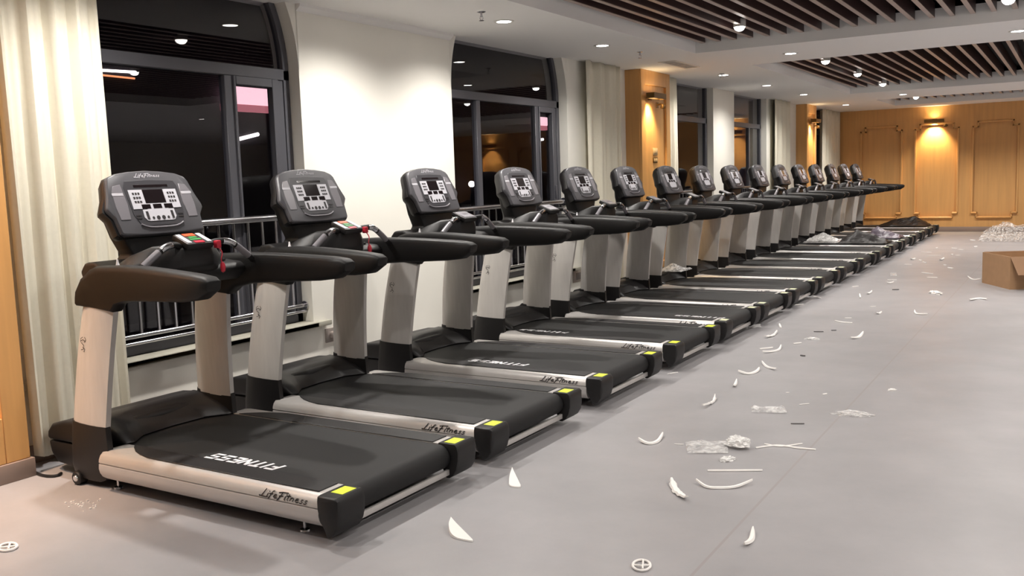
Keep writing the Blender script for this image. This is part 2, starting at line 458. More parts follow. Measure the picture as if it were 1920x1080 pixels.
# ------------------------------------------------------------------ guard railings in the window recesses
def railing(y0, y1, zt, lb):
    x = -2.315; c0 = (y0 + y1) / 2
    r = tag(link('guard_railing', None, loc=(x, c0, SILL)), lb, 'railing', 'steel window guard railings'); off = (-x, -c0, -SILL)
    link('top_rail', MB().tube([(x, y0 + .004, zt), (x, y1 - .004, zt)], .025, 12).mesh('top_rail', M_steel, off=off), r)
    link('bottom_rail', MB().tube([(x, y0 + .004, .585), (x, y1 - .004, .585)], .016, 10).mesh('bottom_rail', M_steel, off=off), r)
    link('bottom_rail', MB().tube([(x, y0 + .004, .54), (x, y1 - .004, .54)], .012, 10).mesh('bottom_rail', M_steel, off=off), r)
    for y in (y0 + .004, y1 - .02):
        for z, q in ((zt, .045), (.585, .032)):
            link('wall_flange', MB().lathe([(q, 0), (q, .01), (q * .7, .016)], (x, y, z), 'y', 16).mesh('wall_flange', M_steel, off=off), r)
    n = round((y1 - y0) / .129)
    me = MB().tube([(x, 0, .585), (x, 0, zt)], .0105, 8).mesh('baluster', M_steel, off=(-x, 0, -SILL))
    for k in range(1, n):
        y = y0 + (y1 - y0) * k / n
        link('baluster', me, r, loc=(0, y - c0, 0))
RL = ['polished steel guard railing in the nearest window, behind the first two treadmills',
      'polished steel guard railing in the second window, behind the third and fourth treadmills',
      'steel guard railing in the window just beyond the first orange pillar',
      'steel guard railing in the narrow window before the second orange pillar']
for (y0, y1, *_), lb, z in zip(WINS, RL, (1.257, 1.212, 1.212, 1.212)): railing(y0, y1, z, lb)

# ------------------------------------------------------------------ lettering
LET = {'L': ([[(.38, 1.1), (.25, .6), (.1, .08), (-.08, -.02)], [(-.12, .1), (.1, .02), (.5, .0), (.62, .06)]], .56),
       'i': ([[(.06, .58), (.0, .08), (.1, .04)], [(.1, .76), (.16, .84)]], .2),
       'f': ([[(.36, .98), (.22, .9), (.1, .4), (-.04, -.2)], [(-.06, .5), (.28, .56)]], .34),
       'e': ([[(.02, .28), (.26, .38), (.24, .56), (.1, .52), (.03, .22), (.14, .05), (.34, .14)]], .4),
       'F': ([[(.3, .9), (.14, .3), (-.02, -.22)], [(-.02, .86), (.3, .98), (.8, 1.02)], [(.06, .44), (.42, .5)]], .56),
       't': ([[(.16, .88), (.04, .12), (.16, .04)], [(-.1, .6), (.3, .66)]], .3),
       'n': ([[(.04, .54), (-.02, .05)], [(.02, .38), (.18, .54), (.27, .46), (.22, .05)]], .4),
       's': ([[(.27, .52), (.12, .5), (.08, .36), (.23, .22), (.17, .06), (.0, .07)]], .34)}
def script_word():
    out = []; u = 0
    for ch in 'LifeFitness':
        st, adv = LET[ch]
        for s_ in st: out.append([(u + p[0] + .12 * p[1], p[1]) for p in s_])
        u += adv
    return [[(p[0] / u, p[1]) for p in s_] for s_ in out]
WORD = script_word()
BLK = {'F': [[(0, 0), (0, 1)], [(-.09, .92), (.8, .92)], [(0, .48), (.62, .48)]], 'I': [[(0, 0), (0, 1)]],
       'T': [[(.4, 0), (.4, 1)], [(-.05, .92), (.85, .92)]], 'N': [[(0, 0), (0, 1)], [(0, .95), (.75, .05)], [(.75, 0), (.75, 1)]],
       'E': [[(0, 0), (0, 1)], [(-.09, .92), (.8, .92)], [(0, .5), (.7, .5)], [(-.09, .08), (.8, .08)]],
       'S': [[(.85, .92), (0, .92), (0, .5), (.75, .5), (.75, .08), (-.09, .08)]]}
def block_word():
    out = []; u = 0
    for ch in 'FITNESS':
        for s_ in BLK[ch]: out.append([(u + p[0] + .28 * p[1], p[1]) for p in s_])
        u += .42 if ch == 'I' else 1.18
    return out, u
BWORD, BLEN = block_word()

# ------------------------------------------------------------------ treadmill
OX = .9                          # the empty stands at x = -0.9; meshes below use room x
CACHE = {}
def part(name, parent, key, fn):
    """links a part; its mesh is built once and shared by every treadmill"""
    if key not in CACHE: CACHE[key] = fn()
    return link(name, CACHE[key], parent)
TO = (OX, 0, 0)
TU = (OX + .05, -.05, 0); TV = (OX + .03, -.05, 0)     # the upper works sit a little off the deck's centre line

def m_deck():
    return MB().box(-1.6, .01, -.44, .44, .07, .17).mesh('deck', M_black, bevel=.01, off=TO)
def m_housing():
    p = [(-2.04, .172), (-2.03, .222), (-1.99, .262), (-1.88, .288), (-1.72, .30), (-1.58, .285), (-1.58, .172)]
    return MB().prism(p, 'y', -.40, .40).mesh('motor_housing', M_black, bevel=.022, seg=3, off=TO)
def m_pan():
    p = [(-2.03, .168), (-2.015, .10), (-1.96, .052), (-1.80, .04), (-1.58, .05), (-1.58, .168)]
    return MB().prism(p, 'y', -.395, .395).mesh('belly_pan', M_black, bevel=.012, off=TO)
def m_hood():
    lo = [(-1.74, -.37), (-1.42, -.365), (-1.40, -.31), (-1.478, -.2), (-1.495, 0), (-1.478, .2), (-1.40, .31), (-1.42, .365), (-1.74, .37)]
    mid = [(-1.75, -.365), (-1.50, -.36), (-1.48, -.30), (-1.56, -.19), (-1.585, 0), (-1.56, .19), (-1.48, .30), (-1.50, .36), (-1.75, .365)]
    hi = [(-1.76, -.36), (-1.64, -.35), (-1.63, -.29), (-1.65, -.18), (-1.655, 0), (-1.65, .18), (-1.63, .29), (-1.64, .35), (-1.76, .36)]
    return MB().loft([[(x, y, .204) for x, y in lo], [(x, y, .262) for x, y in mid], [(x, y, .312) for x, y in hi]]).mesh('motor_hood', M_hood, bevel=.02, seg=3, ang=12, off=TO)
def m_belt():
    p = [(-1.56, .201), (.03, .201)] + [(.03 + .062 * math.sin(t), .14 + .061 * math.cos(t)) for t in [math.pi * k / 12 for k in range(1, 12)]] + [(.03, .079), (-1.56, .079)]
    return MB().prism(p, 'y', -.337, .337).mesh('running_belt', M_belt, off=TO)
def m_rail(sg):
    sec = [(.342, .185), (.342, .204), (.455, .204), (.478, .199), (.494, .185), (.503, .166), (.5055, .151), (.4985, .147), (.5055, .143),
           (.508, .118), (.503, .096), (.490, .074), (.472, .062), (.44, .058), (.44, .185)]
    L = []
    for x, k in ((-1.452, .7), (-1.444, .93), (-1.425, 1), (.02, 1)):
        L.append([(x, sg * (.40 + (h - .40) * (1 - (1 - k) * .5)), .13 + (z - .13) * (1 - (1 - k) * .4)) for h, z in sec])
    return MB().loft(L).mesh('side_rail', M_alu, off=TO)
def ribbon_fix(strokes, ax, ay):
    return [[(p[0] * ax, p[1] * ay) for p in s_] for s_ in strokes]
def m_raillogo2(sg):
    st = ribbon_fix(WORD, .275, .031)
    def fn(u, v):
        v_ = v / .031
        return (-.315 + u if sg < 0 else -.04 - u, sg * (.5082 - .0095 * max(0., v_)), .157 + v)
    return MB().strokes(st, .0052, fn).mesh('rail_lettering', M_ink, off=TO, smooth=False)
def m_strip(sg):
    p = [(-1.375, .342), (-1.335, .375), (-1.27, .415), (-1.20, .443), (-1.12, .462), (-.012, .462), (-.012, .342)]
    return MB().prism([(x, sg * h) for x, h in p], 'z', .2035, .2085).mesh('foot_strip', M_strip, bevel=.002, seg=1, off=TO)
def m_cap(sg):
    p = [(.02, .207), (.117, .207), (.129, .195), (.135, .168), (.132, .125), (.120, .08), (.10, .048), (.078, .034), (.06, .034), (.05, .06), (.027, .105), (.016, .15), (.016, .185)]
    L = []
    for h, k in ((.343, 0.), (.36, 0.), (.49, 0.), (.507, .006), (.512, .014)):
        L.append([(min(x, .134 - k) if x > .06 else x + k * .3, sg * h, .12 + (z - .12) * (1 - k * 3)) for x, z in p])
    return MB().loft(L).mesh('end_cap', M_black, bevel=.003, seg=2, ang=50, off=TO)
def m_label(sg, m):
    a, b = sorted((sg * .362, sg * .45))
    return MB().box(.042, .106, a, b, .2072, .2082).mesh('safety_label', m, off=TO, smooth=False)
def m_rearbar():
    return MB().box(.066, .082, -.343, .343, .052, .08).mesh('rear_crossbar', M_alu, bevel=.002, off=TO)
def m_foot(x, sg):
    return MB().lathe([(.022, 0), (.024, .004), (.022, .012), (.008, .018), (.008, .075)], (x, sg * .43, 0)).mesh('levelling_foot', M_steel, off=TO)
def m_wheel(sg):
    return MB().lathe([(.012, -.026), (.03, -.026), (.036, -.02), (.036, .02), (.03, .026), (.012, .026)], (-1.66, sg * .468, .036), 'y').mesh('transport_wheel', M_black, off=TO)
def m_wheelhub(sg):
    return MB().lathe([(.0, -.031), (.014, -.031), (.018, -.025), (.018, .025), (.014, .031), (0, .031)], (-1.66, sg * .468, .036), 'y').mesh('hub', M_hub, off=TO)
USEC = [(0, .405), (.05, .421), (.16, .434), (.36, .442), (.62, .442), (.84, .436), (1, .426), (1, .398), (.8, .380), (.5, .374), (.2, .378), (.06, .391)]
def m_boot(sg):
    L = []
    for z, x0, x1, k in ((.036, -1.70, -1.53, .8), (.05, -1.755, -1.49, .95), (.09, -1.772, -1.455, 1.05), (.16, -1.766, -1.442, 1.1), (.25, -1.752, -1.447, 1.09), (.326, -1.740, -1.451, 1.05)):
        L.append([(x0 + (x1 - x0) * s_, sg * (.397 + (h - .408) * k), z - .012 * (s_ - .5)) for s_, h in USEC])
    return MB().loft(L).mesh('upright_base', M_black, off=TV)
def ux(t):          # front edge, rear edge and sideways centre of an upright at height fraction t
    return -1.735 + .105 * t - .014 * math.sin(math.pi * t), -1.455 + .085 * t - .008 * math.sin(math.pi * t), .396 - .05 * t
def m_upright(sg):
    L = []
    for k in range(9):
        t = k / 8; f, r_, c = ux(t)
        L.append([(f + (r_ - f) * s_, sg * (c + h - .408), .30 + .65 * t - .012 * (s_ - .5)) for s_, h in USEC])
    return MB().loft(L).mesh('upright', M_upr, off=TV)
def m_mark(sg):
    def fn(u, v):
        t = (.735 + v - .30) / .65
        return (-1.60 + u if sg < 0 else -1.60 - u, sg * (ux(t)[2] + .0352), .735 + v)
    st = [[(.0, .03), (-.018, .02), (-.014, .0), (.006, -.01), (.004, -.03), (-.016, -.036)], [(-.02, .008), (.0, .016), (.016, .01)],
          [(.014, .03), (.024, .016), (.012, .002)], [(-.004, -.02), (.016, -.032), (.006, -.046)]]
    return MB().strokes(st, .0035, fn).mesh('upright_emblem', M_ink, off=TV, smooth=False)
def m_handrail(sg):
    top = [(-1.60, 1.0), (-1.56, 1.062), (-1.49, 1.104), (-1.43, 1.121), (-1.24, 1.128), (-1.06, 1.125), (-.94, 1.119), (-.81, 1.111), (-.68, 1.102), (-.605, 1.093), (-.575, 1.075)]
    bot = [(-1.618, .918), (-1.51, .912), (-1.40, .903), (-1.335, .898), (-1.298, .936), (-1.2, .958), (-1.04, .966), (-.90, .971), (-.76, .976), (-.655, .988), (-.585, 1.03)]
    L = []
    for (tx, tz), (bx, bz) in zip(top, bot):
        t = min(1, max(0, ((tx + bx) / 2 + 1.5) / .8))
        c0 = .348 + .102 * t; hw = .048 + .008 * t; dy = -.05 * (1 - t)
        if tx > -.64: hw *= .9
        if tx > -.59: hw *= .82
        T, B = Vector((tx, 0, tz)), Vector((bx, 0, bz))
        loop = []
        for s_, q in ((.0, .55), (.05, .85), (.16, 1), (.5, 1.02), (.84, .98), (.96, .8), (1, .5)):
            p = T.lerp(B, s_); loop.append((p.x, sg * (c0 + hw * q) + dy, p.z))
        for s_, q in ((1, .5), (.96, .8), (.84, .98), (.5, 1.0), (.16, 1), (.05, .85), (0, .55)):
            p = T.lerp(B, s_); loop.append((p.x, sg * (c0 - hw * q) + dy, p.z))
        L.append(loop)
    return MB().loft(L).mesh('handrail', M_rail, bevel=.004, ang=60, off=TO)
def m_dash():
    p = [(-1.60, 1.0), (-1.64, 1.09), (-1.60, 1.135), (-1.52, 1.14), (-1.44, 1.105), (-1.27, 1.085), (-1.24, 1.05), (-1.30, .99), (-1.46, .975)]
    return MB().prism(p, 'y', -.37, .37).mesh('dashboard', M_black, bevel=.018, seg=3, off=TU)
def m_cup(sg):
    return MB().lathe([(.052, 0), (.058, .004), (.056, .012), (.046, .012), (.043, -.004)], (-1.37, sg * .25, 1.092)).mesh('cup_holder', M_rail, off=TU)
def m_mast():
    L = []
    for z, x0, x1, h in ((1.08, -1.62, -1.46, .30), (1.115, -1.61, -1.465, .215), (1.16, -1.60, -1.47, .185), (1.25, -1.60, -1.475, .235), (1.34, -1.59, -1.49, .275)):
        L.append([(x0, -h * .8, z), (x0 + .03, -h, z), (x1, -h * .95, z), (x1 + .012, -h * .7, z), (x1 + .012, h * .7, z), (x1, h * .95, z), (x0 + .03, h, z), (x0, h * .8, z)])
    return MB().loft(L).mesh('console_mast', M_black, bevel=.008, off=TU)
def m_neck():
    L = []
    for x, z0, z1, h in ((-1.48, 1.02, 1.12, .335), (-1.40, 1.03, 1.165, .31), (-1.31, 1.04, 1.205, .24), (-1.245, 1.06, 1.205, .16), (-1.20, 1.09, 1.19, .10)):
        L.append([(x, -h, z0), (x, -h * 1.02, (z0 + z1) / 2), (x, -h * .8, z1), (x, h * .8, z1), (x, h * 1.02, (z0 + z1) / 2), (x, h, z0)])
    return MB().loft(L).mesh('control_neck', M_black, bevel=.014, seg=3, off=TU)
def pad(u, v, d):                # keypad plane: u across, v 0 (lower edge) .. 1 (upper edge)
    a = Vector((-1.172, 0, 1.212)); b = Vector((-1.275, 0, 1.255)); p = a.lerp(b, v)
    n = Vector((.042, 0, .114)).normalized()
    return (p.x + n.x * d, u, p.z + n.z * d)
def pad_box(mb, u0, u1, v0, v1, d0, d1):
    return mb.loft([[pad(u0, v0, d), pad(u1, v0, d), pad(u1, v1, d), pad(u0, v1, d)] for d in (d0, d1)])
def m_pad():
    return pad_box(MB(), -.082, .082, -.06, 1.06, -.034, 0).mesh('control_pad', M_black, bevel=.008, off=TU)
def m_padkeys(u0, u1, v0, v1, m, nm):
    return pad_box(MB(), u0, u1, v0, v1, -.002, .003).mesh(nm, m, bevel=.001, seg=1, off=TU)
BAR = [(.385, -1.20, 1.08), (.34, -1.196, 1.112), (.28, -1.192, 1.155), (.215, -1.19, 1.196), (.17, -1.195, 1.208), (.12, -1.21, 1.207), (.07, -1.235, 1.19)]
def m_bar(sg):
    return MB().tube([(x, sg * h, z) for h, x, z in [tuple(p) for p in smooth_path(BAR, 6)]], .0165, 12).mesh('pulse_bar', M_rail, off=TU)
def m_grip(sg, a, b, m, nm):
    P = smooth_path(BAR, 12); n = len(P); Q = P[int(a * n):int(b * n)]
    return MB().tube([(p[1], sg * p[0], p[2]) for p in Q], .0182, 14).mesh(nm, m, off=TU)
def m_tip():
    return MB().lathe([(.0, .052), (.004, .05), (.007, .03), (.016, .006), (.016, 0), (0, 0)], (-1.405, -.318, 1.10), 'z', 12).mesh('peg', M_white, off=TU)
# console
HALF = [(0, 1.588), (.10, 1.583), (.185, 1.572), (.234, 1.554), (.250, 1.533), (.270, 1.462), (.294, 1.402), (.294, 1.388), (.264, 1.350), (.259, 1.310), (.254, 1.274), (.238, 1.261), (.12, 1.257)]
OUTL = HALF + [(0, 1.257)] + [(-a, b) for a, b in reversed(HALF[1:])]
def face(u, z, d=0.):
    return (-1.435 - .40 * (z - 1.27) + d * .928, u, z + d * .371)
def m_console():
    def sc(k): return [(u * k, 1.42 + (z - 1.42) * k) for u, z in OUTL]
    L = [[face(u, z, d) for u, z in sc(k)] for k, d in ((.97, -.03), (1.0, -.022), (1.0, -.008), (.975, 0))]
    return MB().loft(L).mesh('console', M_shell, off=TU, bevel=.002, ang=50)
def m_cback():
    L = []
    for k, d in ((1.0, -.024), (1.02, -.045), (.97, -.085), (.82, -.12), (.62, -.135)):
        L.append([face(u * k * (1 + .05 * min(1, max(0, (1.46 - z) / .08))), 1.40 + (z - 1.40) * k, d) for u, z in OUTL])
    return MB().loft(L).mesh('console_back', M_black, off=TU)
def fpoly(pts, d0, d1, m, nm, bev=.0015):
    return MB().loft([[face(u, z, d) for u, z in pts] for d in (d0, d1)]).mesh(nm, m, off=TU, bevel=bev, seg=1)
def frect(u0, u1, z0, z1): return [(u0, z0), (u1, z0), (u1, z1), (u0, z1)]
def m_facepanel():
    p = [(-.15, 1.532), (-.165, 1.50), (-.155, 1.36), (-.13, 1.312), (-.09, 1.303), (.09, 1.303), (.13, 1.312), (.155, 1.36), (.165, 1.50), (.15, 1.532), (.0, 1.537)]
    return fpoly(p, -.004, .0022, M_face, 'display_surround')
def m_wing(sg):
    p = [(.178, 1.515), (.222, 1.508), (.238, 1.48), (.243, 1.40), (.236, 1.338), (.178, 1.338), (.170, 1.42)]
    return fpoly([(sg * a, b) for a, b in p], -.004, .0022, M_spk, 'speaker_wing')
def m_wing2(sg):
    p = [(.178, 1.458), (.243, 1.458), (.243, 1.472), (.178, 1.472)]
    return fpoly([(sg * a, b) for a, b in p], .001, .0032, M_pale, 'wing_stripe')
def m_keys():
    mb = MB()
    def add(p): mb.loft([[face(u, z, d) for u, z in p] for d in (.001, .0042)])
    add(frect(-.146, -.064, 1.388, 1.486)); add(frect(.064, .146, 1.388, 1.486)); add(frect(-.064, .064, 1.384, 1.414))
    add([(-.096, 1.384), (-.098, 1.345), (-.085, 1.328), (-.07, 1.325), (.07, 1.325), (.085, 1.328), (.098, 1.345), (.096, 1.384)])
    return mb.mesh('key_panel', M_key, off=TU, smooth=False)
def m_screen(): return fpoly(frect(-.062, .062, 1.416, 1.486), .001, .0040, M_scr, 'screen')
def m_msg(): return fpoly(frect(-.105, .105, 1.498, 1.512), .001, .0034, M_scr, 'message_window')
def m_small(u): return fpoly(frect(u - .026, u + .026, 1.388, 1.41), .001, .0052, M_scr, 'readout_window', 0)
def m_key1(): return MB().loft([[face(a, b, d) for a, b in frect(-.0055, .0055, 1.461, 1.471)] for d in (.003, .0056)]).mesh('number_key', M_ink, off=TU, smooth=False)
def m_arrow(): return MB().loft([[face(a, b, d) for a, b in frect(-.007, .007, 1.334, 1.374)] for d in (.003, .006)]).mesh('rocker_key', M_ink, off=TU, smooth=False)
def m_slot(): return MB().loft([[face(a, b, d) for a, b in frect(-.015, .015, 1.3395, 1.3445)] for d in (.001, .0045)]).mesh('vent_slot', M_ink, off=TU, smooth=False)
def m_round(r_): return MB().loft([[face(r_ * math.cos(t), 1.340 + r_ * math.sin(t), d) for t in [6.2832 * k / 12 for k in range(12)]] for d in (.003, .006)]).mesh('round_key', M_ink, off=TU, smooth=False)
def buttons(c_):
    for sg in (-1, 1):
        for r_ in range(3):
            for q in range(3):
                z = -.021 * r_
                part('number_key', c_, 'key1', m_key1).location = (-.40 * z, sg * (.090 + .016 * q), z)
        part('rocker_key', c_, 'arrow', m_arrow).location = (0, sg * .076, 0)
        for z in (0, .014): part('vent_slot', c_, 'slot', m_slot).location = (-.40 * z, sg * .128, z)
    for u, r_ in ((-.046, .007), (-.016, .0105), (.016, .0105), (.046, .007)):
        part('round_key', c_, ('round', r_), lambda: m_round(r_)).location = (0, u, 0)
def m_lip():
    return MB().tube([face(u, 1.292 + .02 * (abs(u) / .13) ** 4, .002) for u in [-.13 + .013 * k for k in range(21)]], .005, 8).mesh('reading_ledge', M_spk, off=TU)
def m_clogo():
    st = ribbon_fix(WORD, .155, .019)
    return MB().strokes(st, .0028, lambda u, v: face(-.078 + u, 1.551 + v, .0012)).mesh('console_lettering', M_pale, off=TU, smooth=False)
def m_btxt():
    k = .47 / BLEN
    st = ribbon_fix(BWORD, k, .075)
    return MB().strokes(st, .0175, lambda u, v: (-u, -.25 - v, .2022)).mesh('belt_lettering', M_white, smooth=False)
def m_clip(): return MB().box(-1.195, -1.165, .098, .128, 1.175, 1.215).mesh('safety_key', M_red, bevel=.006, off=TU)
def m_cord():
    return MB().tube(smooth_path([(-1.17, .112, 1.18), (-1.155, .118, 1.15), (-1.15, .105, 1.12), (-1.15, .11, 1.095)], 5), .003, 6).mesh('lanyard', M_red, off=TU)
def m_tag():
    return MB().lathe([(0, -.028), (.010, -.02), (.014, 0), (.011, .02), (.004, .03), (0, .03)], (-1.15, .112, 1.075)).mesh('key_tag', M_red, off=TU)

Y0 = 2.838; SP = 1.2151292
DY = [0, -.046, .029, .100, .055, -.027, -.084, -.114, -.096, -.048, -.003, .007, -.006, .071, .041, .042]
TXT = {0: -.415, 2: -.55, 3: -.915, 4: .03}
TLAB = ['treadmill nearest the camera, beside the cream curtain, white lettering mid belt, red and green keys',
        'second treadmill from the camera, plain black belt, red tag below its red and green keys',
        'third treadmill from the camera, silver keypad, console against bright white wall between windows',
        'fourth treadmill from the camera, console before the second window, lettering near belt front',
        'fifth treadmill from the camera, console right of the second window, lettering at belt end',
        'sixth treadmill from the camera, console against the cream curtain beside the orange pillar',
        'seventh treadmill from the camera, console against the first orange pillar with the wall lamp',
        'eighth treadmill from the camera, console at the window just past the first orange pillar',
        'ninth treadmill from the camera, console against the narrow white wall between the far windows',
        'tenth treadmill from the camera, console at the window before the second orange pillar',
        'eleventh treadmill from the camera, console against the grey white curtain before second pillar',
        'twelfth treadmill from the camera, with black plastic sheet and white wrap lying on its deck',
        'thirteenth treadmill from the camera, with grey violet plastic sheet on the end of its deck',
        'fourteenth treadmill from the camera, third from the orange end wall, bare silver rail',
        'fifteenth treadmill from the camera, second from the orange end wall',
        'last treadmill in the row, nearest the orange end wall, dark plastic sheet on its deck']

def make_treadmill(i):
    yc = Y0 + i * SP + DY[i] + .382
    t = tag(link('treadmill', None, loc=(-OX, yc, 0)), TLAB[i], 'treadmill', 'row of treadmills facing the windows')
    part('deck', t, 'deck', m_deck)
    part('motor_housing', t, 'housing', m_housing); part('belly_pan', t, 'pan', m_pan)
    tag(part('motor_hood', t, 'hood', m_hood), 'glossy charcoal hood between the uprights')
    b = part('running_belt', t, 'belt', m_belt)
    if i in TXT:
        o = part('belt_lettering', b, 'btxt', m_btxt); o.location = (TXT[i] + OX, 0, 0); tag(o, 'white block lettering')
    for sg in (-1, 1):
        r_ = part('side_rail', t, ('rail', sg), lambda: m_rail(sg))
        tag(part('rail_lettering', r_, ('rlogo', sg), lambda: m_raillogo2(sg)), 'black brush script lettering')
        part('foot_strip', t, ('strip', sg), lambda: m_strip(sg))
        c_ = part('end_cap', t, ('cap', sg), lambda: m_cap(sg))
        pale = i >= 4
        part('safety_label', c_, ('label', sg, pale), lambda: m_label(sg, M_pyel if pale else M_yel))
        part('levelling_foot', t, ('f1', sg), lambda: m_foot(-.137, sg)); part('levelling_foot', t, ('f2', sg), lambda: m_foot(-1.405, sg))
        wv = part('transport_wheel', t, ('wheel', sg), lambda: m_wheel(sg)); part('hub', wv, ('hub', sg), lambda: m_wheelhub(sg))
        part('upright_base', t, ('boot', sg), lambda: m_boot(sg))
        u_ = part('upright', t, ('upr', sg), lambda: m_upright(sg)); part('upright_emblem', u_, ('mark', sg), lambda: m_mark(sg))
        part('handrail', t, ('hand', sg), lambda: m_handrail(sg))
        part('cup_holder', t, ('cup', sg), lambda: m_cup(sg))
        br = part('pulse_bar', t, ('bar', sg), lambda: m_bar(sg))
        tag(part('pulse_grip', br, ('grip', sg), lambda: m_grip(sg, .46, .70, M_steel, 'pulse_grip')), 'chrome grip')
        tag(part('bar_sleeve', br, ('slv', sg), lambda: m_grip(sg, .20, .45, M_spk, 'bar_sleeve')), 'grey sleeve')
    part('rear_crossbar', t, 'rbar', m_rearbar)
    part('dashboard', t, 'dash', m_dash); part('console_mast', t, 'mast', m_mast); part('control_neck', t, 'neck', m_neck)
    tag(part('peg', t, 'tip', m_tip), 'small white pointed peg')
    p = part('control_pad', t, 'pad', m_pad)
    if i < 2:
        for sg in (-1, 1):
            part('side_key', p, ('k', sg), lambda: m_padkeys(*sorted((sg * .048, sg * .076)), .04, .96, M_key, 'side_key'))
        part('stop_key', p, 'k1', lambda: m_padkeys(-.034, .034, .72, .98, M_orange, 'stop_key'))
        part('start_key', p, 'k2', lambda: m_padkeys(-.024, .024, .50, .66, M_green, 'start_key'))
        part('speed_key', p, 'k3', lambda: m_padkeys(-.034, .034, .30, .44, M_green, 'speed_key'))
        part('reset_key', p, 'k4', lambda: m_padkeys(-.03, .03, .0, .2, M_red, 'reset_key'))
        k_ = part('safety_key', t, 'clip', m_clip); part('lanyard', k_, 'cord', m_cord); part('key_tag', k_, 'tag', m_tag)
    else:
        part('keypad_film', p, 'kf', lambda: m_padkeys(-.07, .07, .06, .94, M_spk, 'keypad_film'))
        part('silver_key', p, 'kf2', lambda: m_padkeys(-.03, .04, .3, .72, M_key, 'silver_key'))
    part('console_back', t, 'cback', m_cback)
    c_ = part('console', t, 'console', m_console)
    for nm, key, fn in (('display_surround', 'fp', m_facepanel), ('key_panel', 'keys', m_keys), ('screen', 'scr', m_screen), ('message_window', 'msg', m_msg),
                        ('reading_ledge', 'lip', m_lip), ('console_lettering', 'clogo', m_clogo)):
        part(nm, c_, key, fn)
    for u in (-.068, 0, .068): part('readout_window', c_, ('small', u), lambda: m_small(u))
    if i < 6: buttons(c_)
    for sg in (-1, 1):
        part('speaker_wing', c_, ('wing', sg), lambda: m_wing(sg)); part('wing_stripe', c_, ('wing2', sg), lambda: m_wing2(sg))
    return t
for i in range(16): make_treadmill(i)

# ------------------------------------------------------------------ ceiling fittings
def spot(name, loc, power, size, blend, col, parent, aim=(0, 0, -1), rad=.05):
    L = bpy.data.lights.new(name, 'SPOT'); L.energy = power; L.spot_size = math.radians(size); L.spot_blend = blend; L.color = col; L.shadow_soft_size = rad
    o = link(name, L, parent); o.location = loc
    o.rotation_euler = Vector(aim).to_track_quat('-Z', 'Y').to_euler()
    return o
ME_ring = MB().lathe([(.058, .0), (.062, -.006), (.082, -.008), (.088, -.002), (.088, 0)], n=28).mesh('trim_ring', M_ringw)
ME_dlens = MB().lathe([(0, -.002), (.035, -.0055), (.059, -.004), (.059, 0), (0, 0)], n=24).mesh('lens', M_lens)
ME_can = MB().lathe([(.0, .06), (.055, .06), (.06, .05), (.06, -.01), (.054, -.016), (.05, -.01), (0, -.005)], n=24).mesh('housing', M_ringw)
ME_dome = MB().lathe([(.052, -.006), (.05, -.024), (.038, -.042), (.02, -.052), (0, -.055), (0, -.006)], n=24).mesh('lens', M_lens)
WHITE = (1, .955, .90)
P_DL = 132; P_SP = 75
def downlight(x, y, lb, group, pw=P_DL, z=CZ):
    r_ = tag(link('recessed_downlight', None, loc=(x, y, z)), lb, 'ceiling light', group)
    link('trim_ring', ME_ring, r_); link('lens', ME_dlens, r_)
    spot('lamp', (0, 0, -.02), pw, 150, 1.0, WHITE, r_)
def spotlight(x, y, lb, group, pw=P_SP):
    r_ = tag(link('slat_spotlight', None, loc=(x, y, 2.895)), lb, 'ceiling light', group)
    link('housing', ME_can, r_); link('lens', ME_dome, r_)
    spot('lamp', (0, 0, -.07), pw, 140, .5, WHITE, r_)
ROW = [(1.3, None), (3.3, None), (5.42, 'round downlight at the top edge, over the white wall between the first windows'),
       (6.80, 'large bright round downlight in the white soffit before the second window'),
       (8.70, 'round downlight in the white soffit over the second window'),
       (12.49, 'round downlight in the soffit just past the first orange pillar, beside a sprinkler'),
       (14.55, 'flat bright downlight in the soffit over the white wall between the far windows'),
       (16.84, 'downlight in the soffit before the second orange pillar, middle of the far three'),
       (20.32, 'farthest downlight in the soffit, close to the orange end wall corner')]
for y, lb in ROW:
    downlight(-1.5, y, lb or 'round downlight in the soffit close above the nearest treadmills', 'soffit downlights along the windows', P_DL * (1.25 if 3 < y < 7 else 1))
downlight(-.17, 10.85, 'bright round downlight in the white beam between the first two slatted recesses', 'beam downlights')
downlight(-.12, 18.5, 'small flat downlight in the far white beam before the last slatted recess', 'beam downlights')
for x in (2.1,):
    for y in (10.85, 18.5): downlight(x, y, 'round downlight in the white beam out to the right', 'beam downlights to the right')
SLT = [(9.07, 'bright round spotlight hanging in the slats of the nearest recess'),
       (12.70, 'first and biggest bright spotlight in the slats of the middle recess'),
       (14.78, 'middle bright spotlight of the three in the middle slatted recess'),
       (16.89, 'last bright spotlight at the far edge of the middle slatted recess'),
       (20.68, 'bright spotlight in the thin far slatted recess before the end wall')]
for y, lb in SLT: spotlight(-.2, y, lb, 'spotlights in the slats', 110 if y > 20 else 26)
for y in (3.0, 6.0): spotlight(-.2, y, 'round spotlight in the slats high above the nearest treadmills', 'spotlights in the slats overhead', 36)
for y in (2.0, 4.6, 7.2, 9.3): spotlight(2.1, y, 'unseen spotlight added as fill in the slats overhead to the right', 'spotlights in the slats overhead', 72)
for y in (2.5, 5.0, 7.5): spotlight(4.1, y, 'unseen spotlight added as fill in the slats overhead to the right', 'spotlights in the slats overhead', 125)  # extra column out of view, added to brighten the right-hand floor
for y in (11.95, 14.2, 16.6, 20.6): spotlight(2.1, y, 'round spotlight in the slats beyond the right edge', 'spotlights in the slats to the right', 150 if y > 20 else 90)
for x in (6.6, 9.6):
    for y in (2, 7, 12, 17): downlight(x, y, 'unseen downlight added as fill in the ceiling far to the right', 'added fill downlights in the right half', 380)  # rows out of view, added to lift the ambient light of the room

